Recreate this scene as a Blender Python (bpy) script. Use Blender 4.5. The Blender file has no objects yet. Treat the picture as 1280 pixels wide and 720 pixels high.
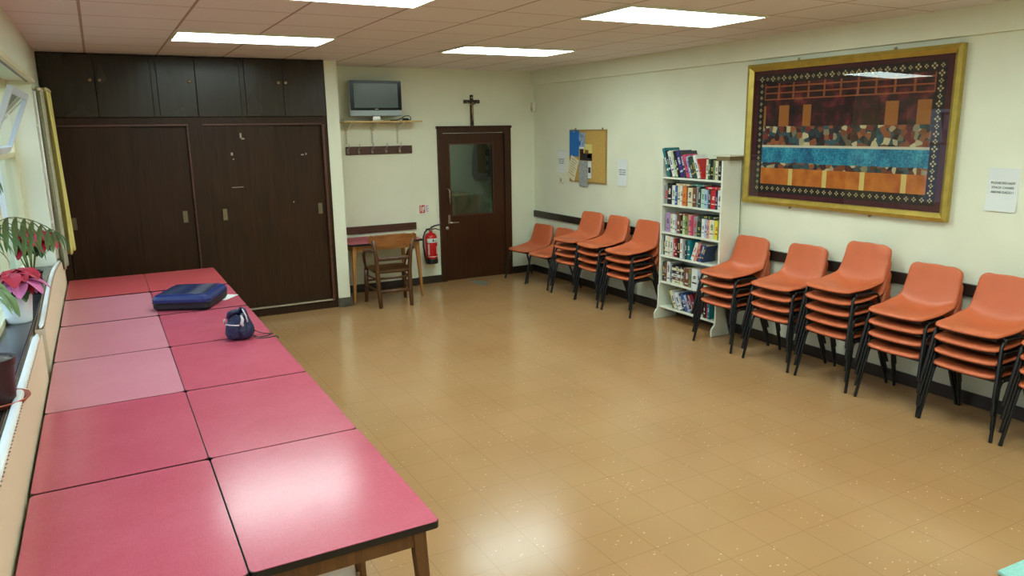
import bpy, math, random
from mathutils import Vector, Matrix
R = math.radians
rnd = random.Random(7)
SC = bpy.context.scene
COL = SC.collection

# ------------------------------------------------------------------ materials
def lin(c):
    return tuple(((v/255)/12.92 if v/255 <= .04045 else ((v/255+.055)/1.055)**2.4) for v in c) + (1,)
_m = {}
def mat(name, rgb, rough=.6, metal=0, coat=0, spec=.5, noise=None, bump=None, emit=None):
    """noise=(scale, amount, (sx,sy,sz)) tone variation in object space; bump=(scale,strength,dist)"""
    if name in _m: return _m[name]
    m = bpy.data.materials.new(name); m.use_nodes = True
    nt = m.node_tree; b = nt.nodes['Principled BSDF']
    b.inputs['Base Color'].default_value = lin(rgb)
    b.inputs['Roughness'].default_value = rough
    b.inputs['Metallic'].default_value = metal
    b.inputs['Coat Weight'].default_value = coat
    b.inputs['Specular IOR Level'].default_value = spec
    if emit:
        b.inputs['Emission Color'].default_value = lin(emit[0]); b.inputs['Emission Strength'].default_value = emit[1]
    tc = mp = None
    if noise or bump:
        tc = nt.nodes.new('ShaderNodeTexCoord'); mp = nt.nodes.new('ShaderNodeMapping')
        nt.links.new(tc.outputs['Object'], mp.inputs['Vector'])
        if noise and len(noise) > 2: mp.inputs['Scale'].default_value = noise[2]
    if noise:
        n = nt.nodes.new('ShaderNodeTexNoise'); n.inputs['Scale'].default_value = noise[0]; n.inputs['Detail'].default_value = 5
        nt.links.new(mp.outputs[0], n.inputs['Vector'])
        r = nt.nodes.new('ShaderNodeMapRange'); r.inputs['From Min'].default_value = .3; r.inputs['From Max'].default_value = .7
        r.inputs['To Min'].default_value = 1-noise[1]; r.inputs['To Max'].default_value = 1+noise[1]
        nt.links.new(n.outputs['Fac'], r.inputs['Value'])
        v = nt.nodes.new('ShaderNodeVectorMath'); v.operation = 'SCALE'; v.inputs[0].default_value = lin(rgb)[:3]
        nt.links.new(r.outputs[0], v.inputs['Scale']); nt.links.new(v.outputs[0], b.inputs['Base Color'])
    if bump:
        n = nt.nodes.new('ShaderNodeTexNoise'); n.inputs['Scale'].default_value = bump[0]; n.inputs['Detail'].default_value = 3
        nt.links.new(tc.outputs['Object'], n.inputs['Vector'])
        bp = nt.nodes.new('ShaderNodeBump'); bp.inputs['Strength'].default_value = bump[1]; bp.inputs['Distance'].default_value = bump[2]
        nt.links.new(n.outputs['Fac'], bp.inputs['Height']); nt.links.new(bp.outputs[0], b.inputs['Normal'])
    _m[name] = m
    return m

def nodes_of(m):
    nt = m.node_tree
    def N(t, **k):
        n = nt.nodes.new('ShaderNode'+t)
        for a, v in k.items(): setattr(n, a, v)
        return n
    def math_(op, a, b=None, c=None):
        n = N('Math', operation=op)
        for i, v in enumerate((a, b, c)):
            if v is None: continue
            if isinstance(v, (int, float)): n.inputs[i].default_value = v
            else: nt.links.new(v, n.inputs[i])
        return n.outputs[0]
    return nt, N, math_

def grid_line(math_, c, off, pitch, half):
    """1 within `half` of the lines off + k*pitch"""
    f = math_('FRACT', math_('DIVIDE', math_('SUBTRACT', c, off), pitch))
    d = math_('MULTIPLY', math_('SUBTRACT', .5, math_('ABSOLUTE', math_('SUBTRACT', f, .5))), pitch)
    return math_('LESS_THAN', d, half)

def mixc(nt, N, fac, a, b):
    n = N('Mix', data_type='RGBA')
    for s, v in ((0, fac), (6, a), (7, b)):
        if isinstance(v, (tuple, float, int)): n.inputs[s].default_value = v
        else: nt.links.new(v, n.inputs[s])
    return n.outputs[2]

def floor_mat():
    m = mat('vinyl_tiles', (176, 128, 74), rough=.21, coat=.0)
    nt, N, M = nodes_of(m); b = nt.nodes['Principled BSDF']
    tc = N('TexCoord'); sp = N('SeparateXYZ'); nt.links.new(tc.outputs['Object'], sp.inputs[0])
    x, y = sp.outputs[0], sp.outputs[1]
    line = M('MAXIMUM', grid_line(M, x, 2.68, .25, .0017), grid_line(M, y, 2.32, .247, .0015))
    # tone of each tile
    ix = M('FLOOR', M('DIVIDE', M('SUBTRACT', x, 2.68), .25)); iy = M('FLOOR', M('DIVIDE', M('SUBTRACT', y, 2.32), .247))
    cb = N('CombineXYZ'); nt.links.new(ix, cb.inputs[0]); nt.links.new(iy, cb.inputs[1])
    wn = N('TexWhiteNoise', noise_dimensions='2D'); nt.links.new(cb.outputs[0], wn.inputs['Vector'])
    n1 = N('TexNoise'); n1.inputs['Scale'].default_value = 1.4; n1.inputs['Detail'].default_value = 1; nt.links.new(tc.outputs['Object'], n1.inputs['Vector'])
    c0 = mixc(nt, N, n1.outputs['Fac'], lin((162, 120, 76)), lin((182, 144, 100)))
    c1 = mixc(nt, N, M('MULTIPLY', wn.outputs['Value'], .35), c0, lin((180, 134, 92)))
    # pale flecks pressed into the tiles
    mp = N('Mapping'); mp.inputs['Scale'].default_value = (22, 44, 1); mp.inputs['Rotation'].default_value = (0, 0, .6); nt.links.new(tc.outputs['Object'], mp.inputs[0])
    vo = N('TexVoronoi', voronoi_dimensions='2D'); vo.inputs['Scale'].default_value = 1; nt.links.new(mp.outputs[0], vo.inputs['Vector'])
    sc_ = N('SeparateColor'); nt.links.new(vo.outputs['Color'], sc_.inputs[0])
    n2 = N('TexNoise'); n2.inputs['Scale'].default_value = 3; nt.links.new(tc.outputs['Object'], n2.inputs['Vector'])
    size = M('MULTIPLY', M('SUBTRACT', sc_.outputs[0], .80), .62)
    fl = M('MULTIPLY', M('LESS_THAN', vo.outputs['Distance'], size), M('GREATER_THAN', n2.outputs['Fac'], .50))
    c2 = mixc(nt, N, M('MULTIPLY', fl, .75), c1, lin((240, 222, 180)))
    c3 = mixc(nt, N, M('MULTIPLY', line, .38), c2, lin((96, 62, 34)))
    nt.links.new(c3, b.inputs['Base Color'])
    bp = N('Bump'); bp.inputs['Strength'].default_value = .04; bp.inputs['Distance'].default_value = .01
    n4 = N('TexNoise'); n4.inputs['Scale'].default_value = 14; nt.links.new(tc.outputs['Object'], n4.inputs['Vector'])
    nt.links.new(n4.outputs['Fac'], bp.inputs['Height']); nt.links.new(bp.outputs[0], b.inputs['Normal'])
    return m

def ceiling_mat():
    m = mat('ceiling_tiles', (205, 178, 166), rough=.9)
    nt, N, M = nodes_of(m); b = nt.nodes['Principled BSDF']
    tc = N('TexCoord'); sp = N('SeparateXYZ'); nt.links.new(tc.outputs['Object'], sp.inputs[0])
    x, y = sp.outputs[0], sp.outputs[1]
    lx = grid_line(M, x, 0.0, .622, .009); ly = grid_line(M, y, 7.05, .6, .006)
    n1 = N('TexNoise'); n1.inputs['Scale'].default_value = 60; n1.inputs['Detail'].default_value = 4; nt.links.new(tc.outputs['Object'], n1.inputs['Vector'])
    ix = M('FLOOR', M('DIVIDE', x, .622)); iy = M('FLOOR', M('DIVIDE', M('SUBTRACT', y, 7.05), .6))
    cb = N('CombineXYZ'); nt.links.new(ix, cb.inputs[0]); nt.links.new(iy, cb.inputs[1])
    wn = N('TexWhiteNoise', noise_dimensions='2D'); nt.links.new(cb.outputs[0], wn.inputs['Vector'])
    c = mixc(nt, N, n1.outputs['Fac'], lin((218, 214, 216)), lin((232, 228, 230)))
    c = mixc(nt, N, M('MULTIPLY', wn.outputs['Value'], .25), c, lin((222, 216, 220)))
    c = mixc(nt, N, M('MULTIPLY', M('MAXIMUM', lx, ly), .8), c, lin((146, 112, 100)))
    nt.links.new(c, b.inputs['Base Color'])
    return m

def laminate_mat(name, a, b_, rough):
    m = mat(name, a, rough=rough)
    nt, N, M = nodes_of(m); b = nt.nodes['Principled BSDF']
    tc = N('TexCoord')
    cs = []
    for s in ((420, 30, 1), (30, 420, 1)):
        mp = N('Mapping'); mp.inputs['Scale'].default_value = s; nt.links.new(tc.outputs['Object'], mp.inputs[0])
        n = N('TexNoise'); n.inputs['Scale'].default_value = 1; n.inputs['Detail'].default_value = 2; nt.links.new(mp.outputs[0], n.inputs['Vector']); cs.append(n.outputs['Fac'])
    f = M('MULTIPLY', M('ADD', cs[0], cs[1]), .5)
    big = N('TexNoise'); big.inputs['Scale'].default_value = 3.5; big.inputs['Detail'].default_value = 5; nt.links.new(tc.outputs['Object'], big.inputs['Vector'])
    f = M('ADD', M('MULTIPLY', f, .6), M('MULTIPLY', big.outputs['Fac'], .4))
    rg = N('MapRange'); rg.inputs['From Min'].default_value = .35; rg.inputs['From Max'].default_value = .65; nt.links.new(f, rg.inputs['Value'])
    nt.links.new(mixc(nt, N, rg.outputs[0], lin(a), lin(b_)), b.inputs['Base Color'])
    bp = N('Bump'); bp.inputs['Strength'].default_value = .05; bp.inputs['Distance'].default_value = .002
    nt.links.new(f, bp.inputs['Height']); nt.links.new(bp.outputs[0], b.inputs['Normal'])
    return m

def wood_mat(name, a, b_, rough=.4, axis=2, scale=1.0, coat=0, spec=.5):
    m = mat(name, a, rough=rough, coat=coat, spec=spec)
    nt, N, M = nodes_of(m); b = nt.nodes['Principled BSDF']
    tc = N('TexCoord'); mp = N('Mapping'); s = [38*scale]*3; s[axis] = 2.2*scale; mp.inputs['Scale'].default_value = s
    nt.links.new(tc.outputs['Object'], mp.inputs[0])
    n = N('TexNoise'); n.inputs['Scale'].default_value = 1; n.inputs['Detail'].default_value = 6; n.inputs['Distortion'].default_value = .8
    nt.links.new(mp.outputs[0], n.inputs['Vector'])
    big = N('TexNoise'); big.inputs['Scale'].default_value = 1.7; nt.links.new(tc.outputs['Object'], big.inputs['Vector'])
    f = M('ADD', M('MULTIPLY', n.outputs['Fac'], .7), M('MULTIPLY', big.outputs['Fac'], .3))
    rg = N('MapRange'); rg.inputs['From Min'].default_value = .35; rg.inputs['From Max'].default_value = .65; nt.links.new(f, rg.inputs['Value'])
    nt.links.new(mixc(nt, N, rg.outputs[0], lin(a), lin(b_)), b.inputs['Base Color'])
    rr = N('MapRange'); rr.inputs['To Min'].default_value = max(.05, rough-.08); rr.inputs['To Max'].default_value = rough+.12
    nt.links.new(big.outputs['Fac'], rr.inputs['Value']); nt.links.new(rr.outputs[0], b.inputs['Roughness'])
    return m

def glass_mat(name, tint, gloss=1.0, ior=1.5):
    m = bpy.data.materials.new(name); m.use_nodes = True
    nt = m.node_tree; nt.nodes.clear()
    o = nt.nodes.new('ShaderNodeOutputMaterial'); mx = nt.nodes.new('ShaderNodeMixShader'); fr = nt.nodes.new('ShaderNodeFresnel')
    fr.inputs['IOR'].default_value = ior
    t = nt.nodes.new('ShaderNodeBsdfTransparent'); t.inputs[0].default_value = lin(tint)
    g = nt.nodes.new('ShaderNodeBsdfGlossy'); g.inputs['Roughness'].default_value = .01; g.inputs[0].default_value = (gloss, gloss, gloss, 1)
    ge = nt.nodes.new('ShaderNodeNewGeometry'); sb = nt.nodes.new('ShaderNodeMath'); sb.operation = 'SUBTRACT'; sb.inputs[0].default_value = 1
    ml = nt.nodes.new('ShaderNodeMath'); ml.operation = 'MULTIPLY'; nt.links.new(ge.outputs['Backfacing'], sb.inputs[1]); nt.links.new(sb.outputs[0], ml.inputs[0]); nt.links.new(fr.outputs[0], ml.inputs[1])
    nt.links.new(ml.outputs[0], mx.inputs[0]); nt.links.new(t.outputs[0], mx.inputs[1]); nt.links.new(g.outputs[0], mx.inputs[2]); nt.links.new(mx.outputs[0], o.inputs[0])
    return m

M_floor = floor_mat(); M_ceil = ceiling_mat()
M_wall = mat('cream_paint', (228, 231, 208), rough=.55, noise=(3, .03), bump=(70, .06, .01))
M_wall_white = mat('pale_gloss_paint', (226, 228, 206), rough=.4, noise=(3, .02))
M_wood = wood_mat('dark_brown_veneer', (38, 21, 9), (58, 34, 16), rough=.36, spec=.22)
M_wood_top = wood_mat('dark_brown_veneer_sheen', (36, 26, 15), (50, 38, 22), rough=.24, spec=.32)
M_woodred = wood_mat('reddish_dark_wood', (58, 28, 18), (86, 46, 28), rough=.38, axis=0)
M_doorwood = wood_mat('door_veneer', (52, 28, 15), (70, 39, 20), rough=.34, spec=.3)
M_skirt = mat('dark_skirting_paint', (46, 36, 30), rough=.35)
M_white = mat('white_painted_wood', (226, 230, 214), rough=.35, noise=(8, .02))
M_laminate = laminate_mat('pink_red_laminate', (184, 76, 94), (200, 98, 116), .20)
M_laminate2 = laminate_mat('window_wash_pink_laminate', (198, 120, 134), (208, 138, 150), .30)  # paler colour carries the window reflection washed over these tops
M_laminate3 = laminate_mat('rubbed_pink_red_laminate', (188, 70, 76), (200, 88, 92), .34)
M_black = mat('black_plastic', (16, 15, 16), rough=.35)
M_edge = mat('black_edging', (20, 16, 16), rough=.4)
M_legwood = wood_mat('golden_beech', (150, 98, 48), (176, 122, 62), rough=.35)
M_legdark = wood_mat('stained_table_wood', (92, 56, 28), (120, 78, 40), rough=.38)
M_orange = mat('orange_polypropylene', (204, 104, 64), rough=.42, noise=(9, .04))
M_tube = mat('black_enamel_tube', (14, 14, 15), rough=.3)
M_metal = mat('brushed_steel', (190, 186, 178), rough=.28, metal=1)
M_brass = mat('aged_brass', (170, 150, 110), rough=.35, metal=1)
M_gold = mat('gold_leaf_frame', (182, 158, 72), rough=.38, metal=.55, noise=(14, .12))
M_cream = mat('cream_radiator_enamel', (222, 206, 178), rough=.45)
M_creamtop = mat('white_radiator_top', (232, 232, 226), rough=.35)
M_sill = mat('dark_sill_gloss', (46, 44, 46), rough=.22, noise=(6, .1))
M_silledge = mat('brown_sill_edge', (70, 50, 36), rough=.4)
M_glass = glass_mat('window_glass', (236, 244, 246))
M_picglass = glass_mat('picture_glass', (250, 250, 250))
M_doorglass = glass_mat('tinted_door_glass', (172, 182, 172))
M_frame = mat('cream_window_paint', (222, 216, 176), rough=.4)
M_paper = mat('white_paper', (222, 228, 226), rough=.7)
M_ink = mat('grey_ink', (60, 62, 66), rough=.8)
M_diff = mat('light_diffuser', (240, 240, 240), rough=.5, emit=((230, 252, 246), 13.4))
M_plastic = mat('off_white_plastic', (220, 218, 196), rough=.4)

# ------------------------------------------------------------------ mesh builder
class MB:
    def __init__(s): s.v = []; s.f = []; s.mi = []; s.mats = []
    def _m(s, m):
        if m is None: return 0
        if m not in s.mats: s.mats.append(m)
        return s.mats.index(m)
    def add(s, vs, fs, m=None, T=None):
        b = len(s.v); k = s._m(m)
        s.v += [tuple(T @ Vector(v)) if T is not None else tuple(v) for v in vs]
        for f in fs: s.f.append([b+i for i in f]); s.mi.append(k)
    def box(s, x0, x1, y0, y1, z0, z1, m=None, T=None):
        s.add([(x0,y0,z0),(x1,y0,z0),(x1,y1,z0),(x0,y1,z0),(x0,y0,z1),(x1,y0,z1),(x1,y1,z1),(x0,y1,z1)],
              [(0,3,2,1),(4,5,6,7),(0,1,5,4),(1,2,6,5),(2,3,7,6),(3,0,4,7)], m, T)
    def prism(s, pts, d, m=None, T=None):
        """pts: polygon of 3d points (ccw seen from -d), extruded by d"""
        n = len(pts); d = Vector(d)
        vs = [tuple(p) for p in pts]+[tuple(Vector(p)+d) for p in pts]
        s.add(vs, [list(range(n))[::-1], list(range(n, 2*n))]+[(i, (i+1) % n, n+(i+1) % n, n+i) for i in range(n)], m, T)
    def frustum(s, p0, p1, a0, b0, a1, b1, m=None, T=None):
        """square-section leg from p0 (a0 x b0) to p1 (a1 x b1), sections horizontal"""
        vs = []
        for p, a, b in ((p0, a0, b0), (p1, a1, b1)):
            for sx, sy in ((-1,-1),(1,-1),(1,1),(-1,1)): vs.append((p[0]+sx*a/2, p[1]+sy*b/2, p[2]))
        s.add(vs, [(0,3,2,1),(4,5,6,7),(0,1,5,4),(1,2,6,5),(2,3,7,6),(3,0,4,7)], m, T)
    def tube(s, pts, r, n=10, m=None, T=None, flat=None):
        P = [Vector(p) for p in pts]; rs = r if isinstance(r, (list, tuple)) else [r]*len(P)
        vs = []; fs = []; up = None
        for i, p in enumerate(P):
            t = (P[min(i+1, len(P)-1)]-P[max(i-1, 0)]).normalized()
            if up is None:
                up = Vector((0, 0, 1)) if abs(t.z) < .9 else Vector((1, 0, 0))
            a = (up-t*up.dot(t)).normalized(); up = a; b = t.cross(a)
            for k in range(n):
                an = 2*math.pi*k/n
                q = p+a*math.cos(an)*rs[i]*(flat or 1)+b*math.sin(an)*rs[i]; vs.append(tuple(q))
        for i in range(len(P)-1):
            for k in range(n):
                fs.append((i*n+k, i*n+(k+1) % n, (i+1)*n+(k+1) % n, (i+1)*n+k))
        fs.append(list(range(n))[::-1]); fs.append([(len(P)-1)*n+k for k in range(n)])
        s.add(vs, fs, m, T)
    def lathe(s, prof, n=24, m=None, T=None, cap=True):
        vs = []; fs = []
        for r, z in prof:
            for k in range(n):
                a = 2*math.pi*k/n; vs.append((r*math.cos(a), r*math.sin(a), z))
        for i in range(len(prof)-1):
            for k in range(n): fs.append((i*n+k, i*n+(k+1) % n, (i+1)*n+(k+1) % n, (i+1)*n+k))
        if cap: fs.append(list(range(n))[::-1]); fs.append([(len(prof)-1)*n+k for k in range(n)])
        s.add(vs, fs, m, T)
    def build(s, name, m=None, parent=None, bev=0, smooth=False, loc=None, rot=None, seg=2):
        me = bpy.data.meshes.new(name); me.from_pydata(s.v, [], s.f)
        ms = s.mats or [m]
        for q in ms: me.materials.append(q)
        if s.mats: me.polygons.foreach_set('material_index', s.mi)
        if smooth: me.polygons.foreach_set('use_smooth', [True]*len(me.polygons))
        me.update()
        o = bpy.data.objects.new(name, me); COL.objects.link(o)
        if loc: o.location = loc
        if rot: o.rotation_euler = rot
        if parent: o.parent = parent
        if bev:
            b = o.modifiers.new('bevel', 'BEVEL'); b.width = bev; b.segments = seg; b.limit_method = 'ANGLE'; b.angle_limit = R(40)
        return o

def thing(name, label, cat, loc=(0, 0, 0), rz=0, group=None):
    o = bpy.data.objects.new(name, None); COL.objects.link(o); o.location = loc; o.rotation_euler = (0, 0, rz); o.empty_display_size = .05
    return tag(o, label, cat, group)
def tag(o, label, cat, group=None, kind=None):
    o['label'] = label; o['category'] = cat
    if group: o['group'] = group
    if kind: o['kind'] = kind
    return o
def struct(o, label=None):
    o['kind'] = 'structure'
    if label: o['label'] = label
    return o
def bx(name, x0, x1, y0, y1, z0, z1, m, parent=None, bev=0):
    """a box part whose origin is kept at its parent (no parent: world)"""
    b = MB(); b.box(x0, x1, y0, y1, z0, z1); return b.build(name, m, parent, bev)
def copy_tree(o, parent=None):
    c = o.copy(); COL.objects.link(c)
    if parent: c.parent = parent
    for ch in list(o.children): copy_tree(ch, c)
    return c
def text(s, size, m, parent, loc, rot, ext=.0004, align='CENTER', name='lettering', sx=1):
    cu = bpy.data.curves.new(name, 'FONT'); cu.body = s; cu.size = size; cu.extrude = ext; cu.align_x = align; cu.align_y = 'CENTER'
    cu.materials.append(m)
    o = bpy.data.objects.new(name+'_outline', cu); COL.objects.link(o)
    me = bpy.data.meshes.new_from_object(o.evaluated_get(bpy.context.evaluated_depsgraph_get())); bpy.data.objects.remove(o)
    o = bpy.data.objects.new(name, me); COL.objects.link(o); o.parent = parent; o.location = loc; o.rotation_euler = rot
    return o
ROT_E = (R(90), 0, R(-90))     # reads from -x side (lying on a wall of constant x)
ROT_N = (R(90), 0, 0)          # reads from -y side

# ------------------------------------------------------------------ room
XR, YF, ZC, YC, YB = 5.3885, 9.18, 2.793, 8.456, -1.6
XL = -.41
b = MB(); b.box(-.7, 5.6, YB-.1, 11.3, -.1, 0); struct(b.build('floor', M_floor), 'tan vinyl tile floor with pale flecks')
b = MB(); b.box(-.7, 5.6, YB-.1, YF+.14, ZC, ZC+.1); struct(b.build('ceiling', M_ceil), 'suspended ceiling of pinkish grey tiles')
b = MB(); b.box(XR, XR+.15, YB-.1, YF+.14, 0, ZC); struct(b.build('wall_right', M_wall), 'long cream wall behind the stacked chairs')
b = MB(); b.box(-.7, XR, YB-.1, YB, 0, ZC); struct(b.build('wall_back', M_wall), 'cream wall behind the viewer')
b = MB()   # far wall with a door opening 3.96..4.94
b.box(-.7, 3.96, YF, YF+.14, 0, ZC); b.box(4.94, XR, YF, YF+.14, 0, ZC); b.box(3.96, 4.94, YF, YF+.14, 2.02, ZC)
struct(b.build('wall_far', M_wall), 'cream end wall with the door')
b = MB(); b.box(2.43, 3.56, YF-.03, YF, 0, ZC); struct(b.build('wall_far_panel', M_wall_white), 'slightly proud wall section behind the small table')
b = MB(); b.box(XR-.05, XR, YB, YF, 2.605, ZC); struct(b.build('beam_right', M_wall), 'boxed beam along the top of the right wall')
b = MB(); b.box(2.29, 2.43, YC, YF-.001, 0, ZC-.001); struct(b.build('pier', M_wall_white), 'white pier at the end of the cupboards')
b = MB()   # left wall: lintel, dado wall below the window, piers
b.box(-.70, XL, YB, 7.3, 2.46, ZC); b.box(-.70, -.475, YB, 7.3, 0, .925)
b.box(-.70, XL, 7.3, YF, 0, ZC); b.box(-.70, XL, YB, -.6, .925, 2.46)
struct(b.build('wall_left', M_wall), 'cream window wall')
# skirting
struct(bx('baseboard_right', XR-.018, XR-.0005, YB, YF, 0, .095, M_skirt, bev=.004))
struct(bx('baseboard_far', 3.56, 3.912, YF-.018, YF-.0005, 0, .10, M_skirt, bev=.004))
struct(bx('baseboard_far_right', 5.005, XR-.018, YF-.018, YF-.0005, 0, .10, M_skirt, bev=.004))
struct(bx('baseboard_alcove', 2.43, 3.56, YF-.048, YF-.0305, 0, .10, M_skirt, bev=.004))
b = MB(); b.box(2.285, 2.445, YC-.018, YC-.0005, 0, .11); b.box(2.4305, 2.445, YC-.0005, YF-.05, 0, .11)
struct(b.build('baseboard_pier', mat('grey_skirting', (74, 70, 60), rough=.4), bev=.003))
# chair rails
t = thing('chair_rail', 'long dark brown chair rail fixed along the wall behind the orange chairs', 'rail', (XR, 0, 0), group='dark wall rails')
bx('board', -.028, -.0005, YB+.1, YF-.02, .795, .885, M_skirt, t, .004)
t = thing('chair_rail', 'short dark brown rail on the wall just above the small red table', 'rail', (0, YF-.03, 0), group='dark wall rails')
bx('board', 2.47, 3.56, -.026, -.0005, .752, .845, M_woodred, t, .004)

# thin mottled grey patch on the floor near the door
b = MB(); pts = []
for k in range(14):
    a = 2*math.pi*k/14; r = 1+.22*math.sin(3*a+1)+.1*math.sin(7*a)
    pts.append((4.33+.10*r*math.cos(a), 8.84+.17*r*math.sin(a), .0006))
b.prism(pts, (0, 0, .002)); tag(b.build('floor_patch', mat('grey_mottled_patch', (120, 122, 108), rough=.4, noise=(30, .3))), 'small grey patch on the floor in front of the door', 'floor patch')
b = MB(); T = Matrix.Translation((3.62, 1.42, 0)) @ Matrix.Rotation(R(-3), 4, 'Z')
b.box(-.25, .45, -.62, .19, .0006, .02, T=T); tag(b.build('floor_mat', mat('pale_teal_fabric', (146, 200, 190), rough=.8, noise=(60, .12)), bev=.006), 'pale teal mat whose corner shows at the bottom edge of the floor', 'mat')

# corridor beyond the door
b = MB(); M_cor = mat('corridor_wall_paint', (158, 164, 150), rough=.6)
b.box(2.6, 3.0, YF+.14, 11.2, 0, 2.5); b.box(5.7, 5.8, YF+.14, 11.2, 0, 2.5); b.box(2.6, 5.8, 11.2, 11.3, 0, 2.5); b.box(2.6, 5.8, YF+.14, 11.3, 2.5, 2.6)
struct(b.build('wall_corridor', M_cor), 'dim green corridor seen through the door glass')
struct(bx('floor_corridor', 5.6, 5.8, YF+.14, 11.3, -.1, 0, M_floor))
t = thing('hall_chair', 'maroon padded chair dimly seen through the door glass', 'chair', (4.42, 10.2, 0))
Mm = mat('maroon_vinyl', (96, 40, 34), rough=.5)
bx('seat', -.24, .24, -.24, .24, .42, .50, Mm, t, .02); bx('backrest', -.24, .24, .2, .27, .55, 1.12, Mm, t, .02)
for sx in (-.2, .2):
    for sy in (-.2, .2): bb = MB(); bb.frustum((sx, sy, 0), (sx, sy, .42), .03, .03, .035, .035); bb.build('leg', M_black, t)
t = thing('cabinet', 'low grey green cabinet dimly seen through the door glass', 'cabinet', (4.98, 10.8, 0))
Mg = mat('grey_green_cabinet', (120, 128, 104), rough=.6)
bx('body', -.2, .2, -.2, .2, 0, 1.02, Mg, t, .004); bx('door', -.19, .19, -.222, -.202, .05, .98, Mg, t, .003)
t = thing('coat', 'dark coat hanging in the corridor behind the door glass', 'coat', (5.45, 11.0, 1.2))
bb = MB(); bb.lathe([(.10, 0), (.15, .1), (.14, .4), (.10, .62), (.03, .72)], 16); bb.build('cloth', mat('dark_cloth', (36, 40, 36), rough=.9), t, smooth=True)
bx('peg', -.02, .02, -.02, .1985, .70, .74, M_black, t)
ld = bpy.data.lights.new('corridor_fill', 'AREA'); ld.energy = 45; ld.size = .5; ld.color = (1, 1, .95)  # unseen area light, added to brighten the view through the door glass
lo = bpy.data.objects.new('corridor_fill', ld); lo.location = (4.0, 10.3, 2.45); COL.objects.link(lo)

# ------------------------------------------------------------------ door
t = thing('door_1', None, None, (0, YF, 0)); del t['label']; del t['category']; t['kind'] = 'structure'; t['label'] = 'dark wooden door with a large glass pane'
b = MB(); b.box(3.912, 3.985, -.03, .05, 0, 2.06); b.box(4.905, 5.003, -.03, .05, 0, 2.06); b.box(3.985, 4.905, -.03, .05, 1.98, 2.06)
b.box(3.90, 5.015, -.036, -.002, 2.035, 2.07); b.build('door_frame', M_doorwood, t, .004)
b = MB(); y0, y1 = .0, .045
b.box(3.988, 4.08, y0, y1, .006, 1.975); b.box(4.735, 4.902, y0, y1, .006, 1.975); b.box(4.08, 4.735, y0, y1, .006, .89); b.box(4.08, 4.735, y0, y1, 1.835, 1.975)
b.build('door_leaf', M_doorwood, t)
b = MB(); b.box(4.075, 4.09, -.006, 0, .88, 1.845); b.box(4.725, 4.74, -.006, 0, .88, 1.845); b.box(4.09, 4.725, -.006, 0, .88, .895); b.box(4.09, 4.725, -.006, 0, 1.83, 1.845)
b.build('glazing_bead', M_woodred, t)
bx('pane', 4.08, 4.735, .018, .024, .89, 1.835, M_doorglass, t)
b = MB(); b.tube([(4.035, 0, 1.25), (4.035, -.045, 1.25), (4.05, -.05, 1.23), (4.05, -.05, 1.06), (4.05, -.0, 1.05)], .009, 8); b.build('pull_handle', M_metal, t, smooth=True)
b = MB(); b.box(4.04, 4.07, -.008, 0, .78, .90); b.tube([(4.055, -.005, .80), (4.055, -.05, .80), (4.07, -.055, .80), (4.17, -.055, .80)], .009, 8); b.build('lever_handle', M_metal, t)
b = MB(); b.lathe([(.022, 0), (.022, .01), (.012, .014)], 14, T=Matrix.Translation((4.022, 0, .725)) @ Matrix.Rotation(R(90), 4, 'X')); b.build('lock', M_metal, t)

# crucifix
t = thing('crucifix', 'dark wooden crucifix with small metal figure standing on top of the door frame', 'crucifix', (4.425, YF-.012, 2.07))
b = MB(); b.box(-.022, .022, -.012, .011, .001, .40); b.box(-.115, .115, -.013, .011, .29, .335); b.build('cross', M_black if False else wood_mat('cross_wood', (34, 22, 14), (52, 34, 20)), t, .002)
b = MB(); b.tube([(0, -.022, .06), (.004, -.024, .13), (-.004, -.026, .17), (0, -.026, .21), (0, -.026, .275)], [.005, .009, .011, .014, .012], 8)
b.tube([(-.085, -.02, .312), (-.04, -.024, .285), (0, -.026, .27), (.04, -.024, .285), (.085, -.02, .312)], [.004, .006, .008, .006, .004], 6)
b.lathe([(.002, -.014), (.011, -.006), (.012, .004), (.002, .014)], 8, T=Matrix.Translation((.003, -.03, .298))); b.build('figure', M_brass, t, smooth=True)
bx('scroll', -.014, .014, -.018, -.012, .355, .372, M_brass, t)

# ------------------------------------------------------------------ built-in cupboards
def knob(p, x, z):
    b = MB(); b.lathe([(.008, 0), (.008, .012), (.016, .018), (.017, .026), (.010, .032)], 14, T=Matrix.Translation((x, -.02, z)) @ Matrix.Rotation(R(90), 4, 'X'))
    return b.build('knob', M_brass, p, smooth=True)
t = thing('wardrobe', 'wall-wide dark brown fitted cupboard with sliding doors beside the pier', 'cupboard', (0, YC, 0))
b = MB()
b.box(XL+.002, 2.288, .02, .7, .0005, .10); b.box(XL+.002, 2.288, .06, .7, 2.60, ZC-.002)   # plinth, top
b.box(XL+.002, -.34, 0, .7, .10, ZC-.002); b.box(2.235, 2.288, 0, .7, .10, ZC-.002)
b.box(.83, 1.00, 0, .7, .10, 2.105); b.box(-.34, 2.235, 0, .7, 2.105, 2.185)
b.box(-.34, 2.235, .66, .70, .10, 2.105); b.box(-.34, 2.235, .02, .68, .09, .105)
b.box(-.34, 2.235, .06, .7, 2.185, 2.60)
b.build('body', M_wood, t)
b = MB(); b.box(-.34, .845, -.012, .002, 2.10, 2.122); b.box(.985, 2.25, -.012, .002, 2.10, 2.122); b.box(.828, .845, -.012, .002, .10, 2.10); b.box(2.22, 2.25, -.012, .002, .10, 2.12)
b.build('architrave', M_woodred, t, .003)
bx('door_track', -.33, 2.24, -.005, .06, .095, .112, M_metal, t)
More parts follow.
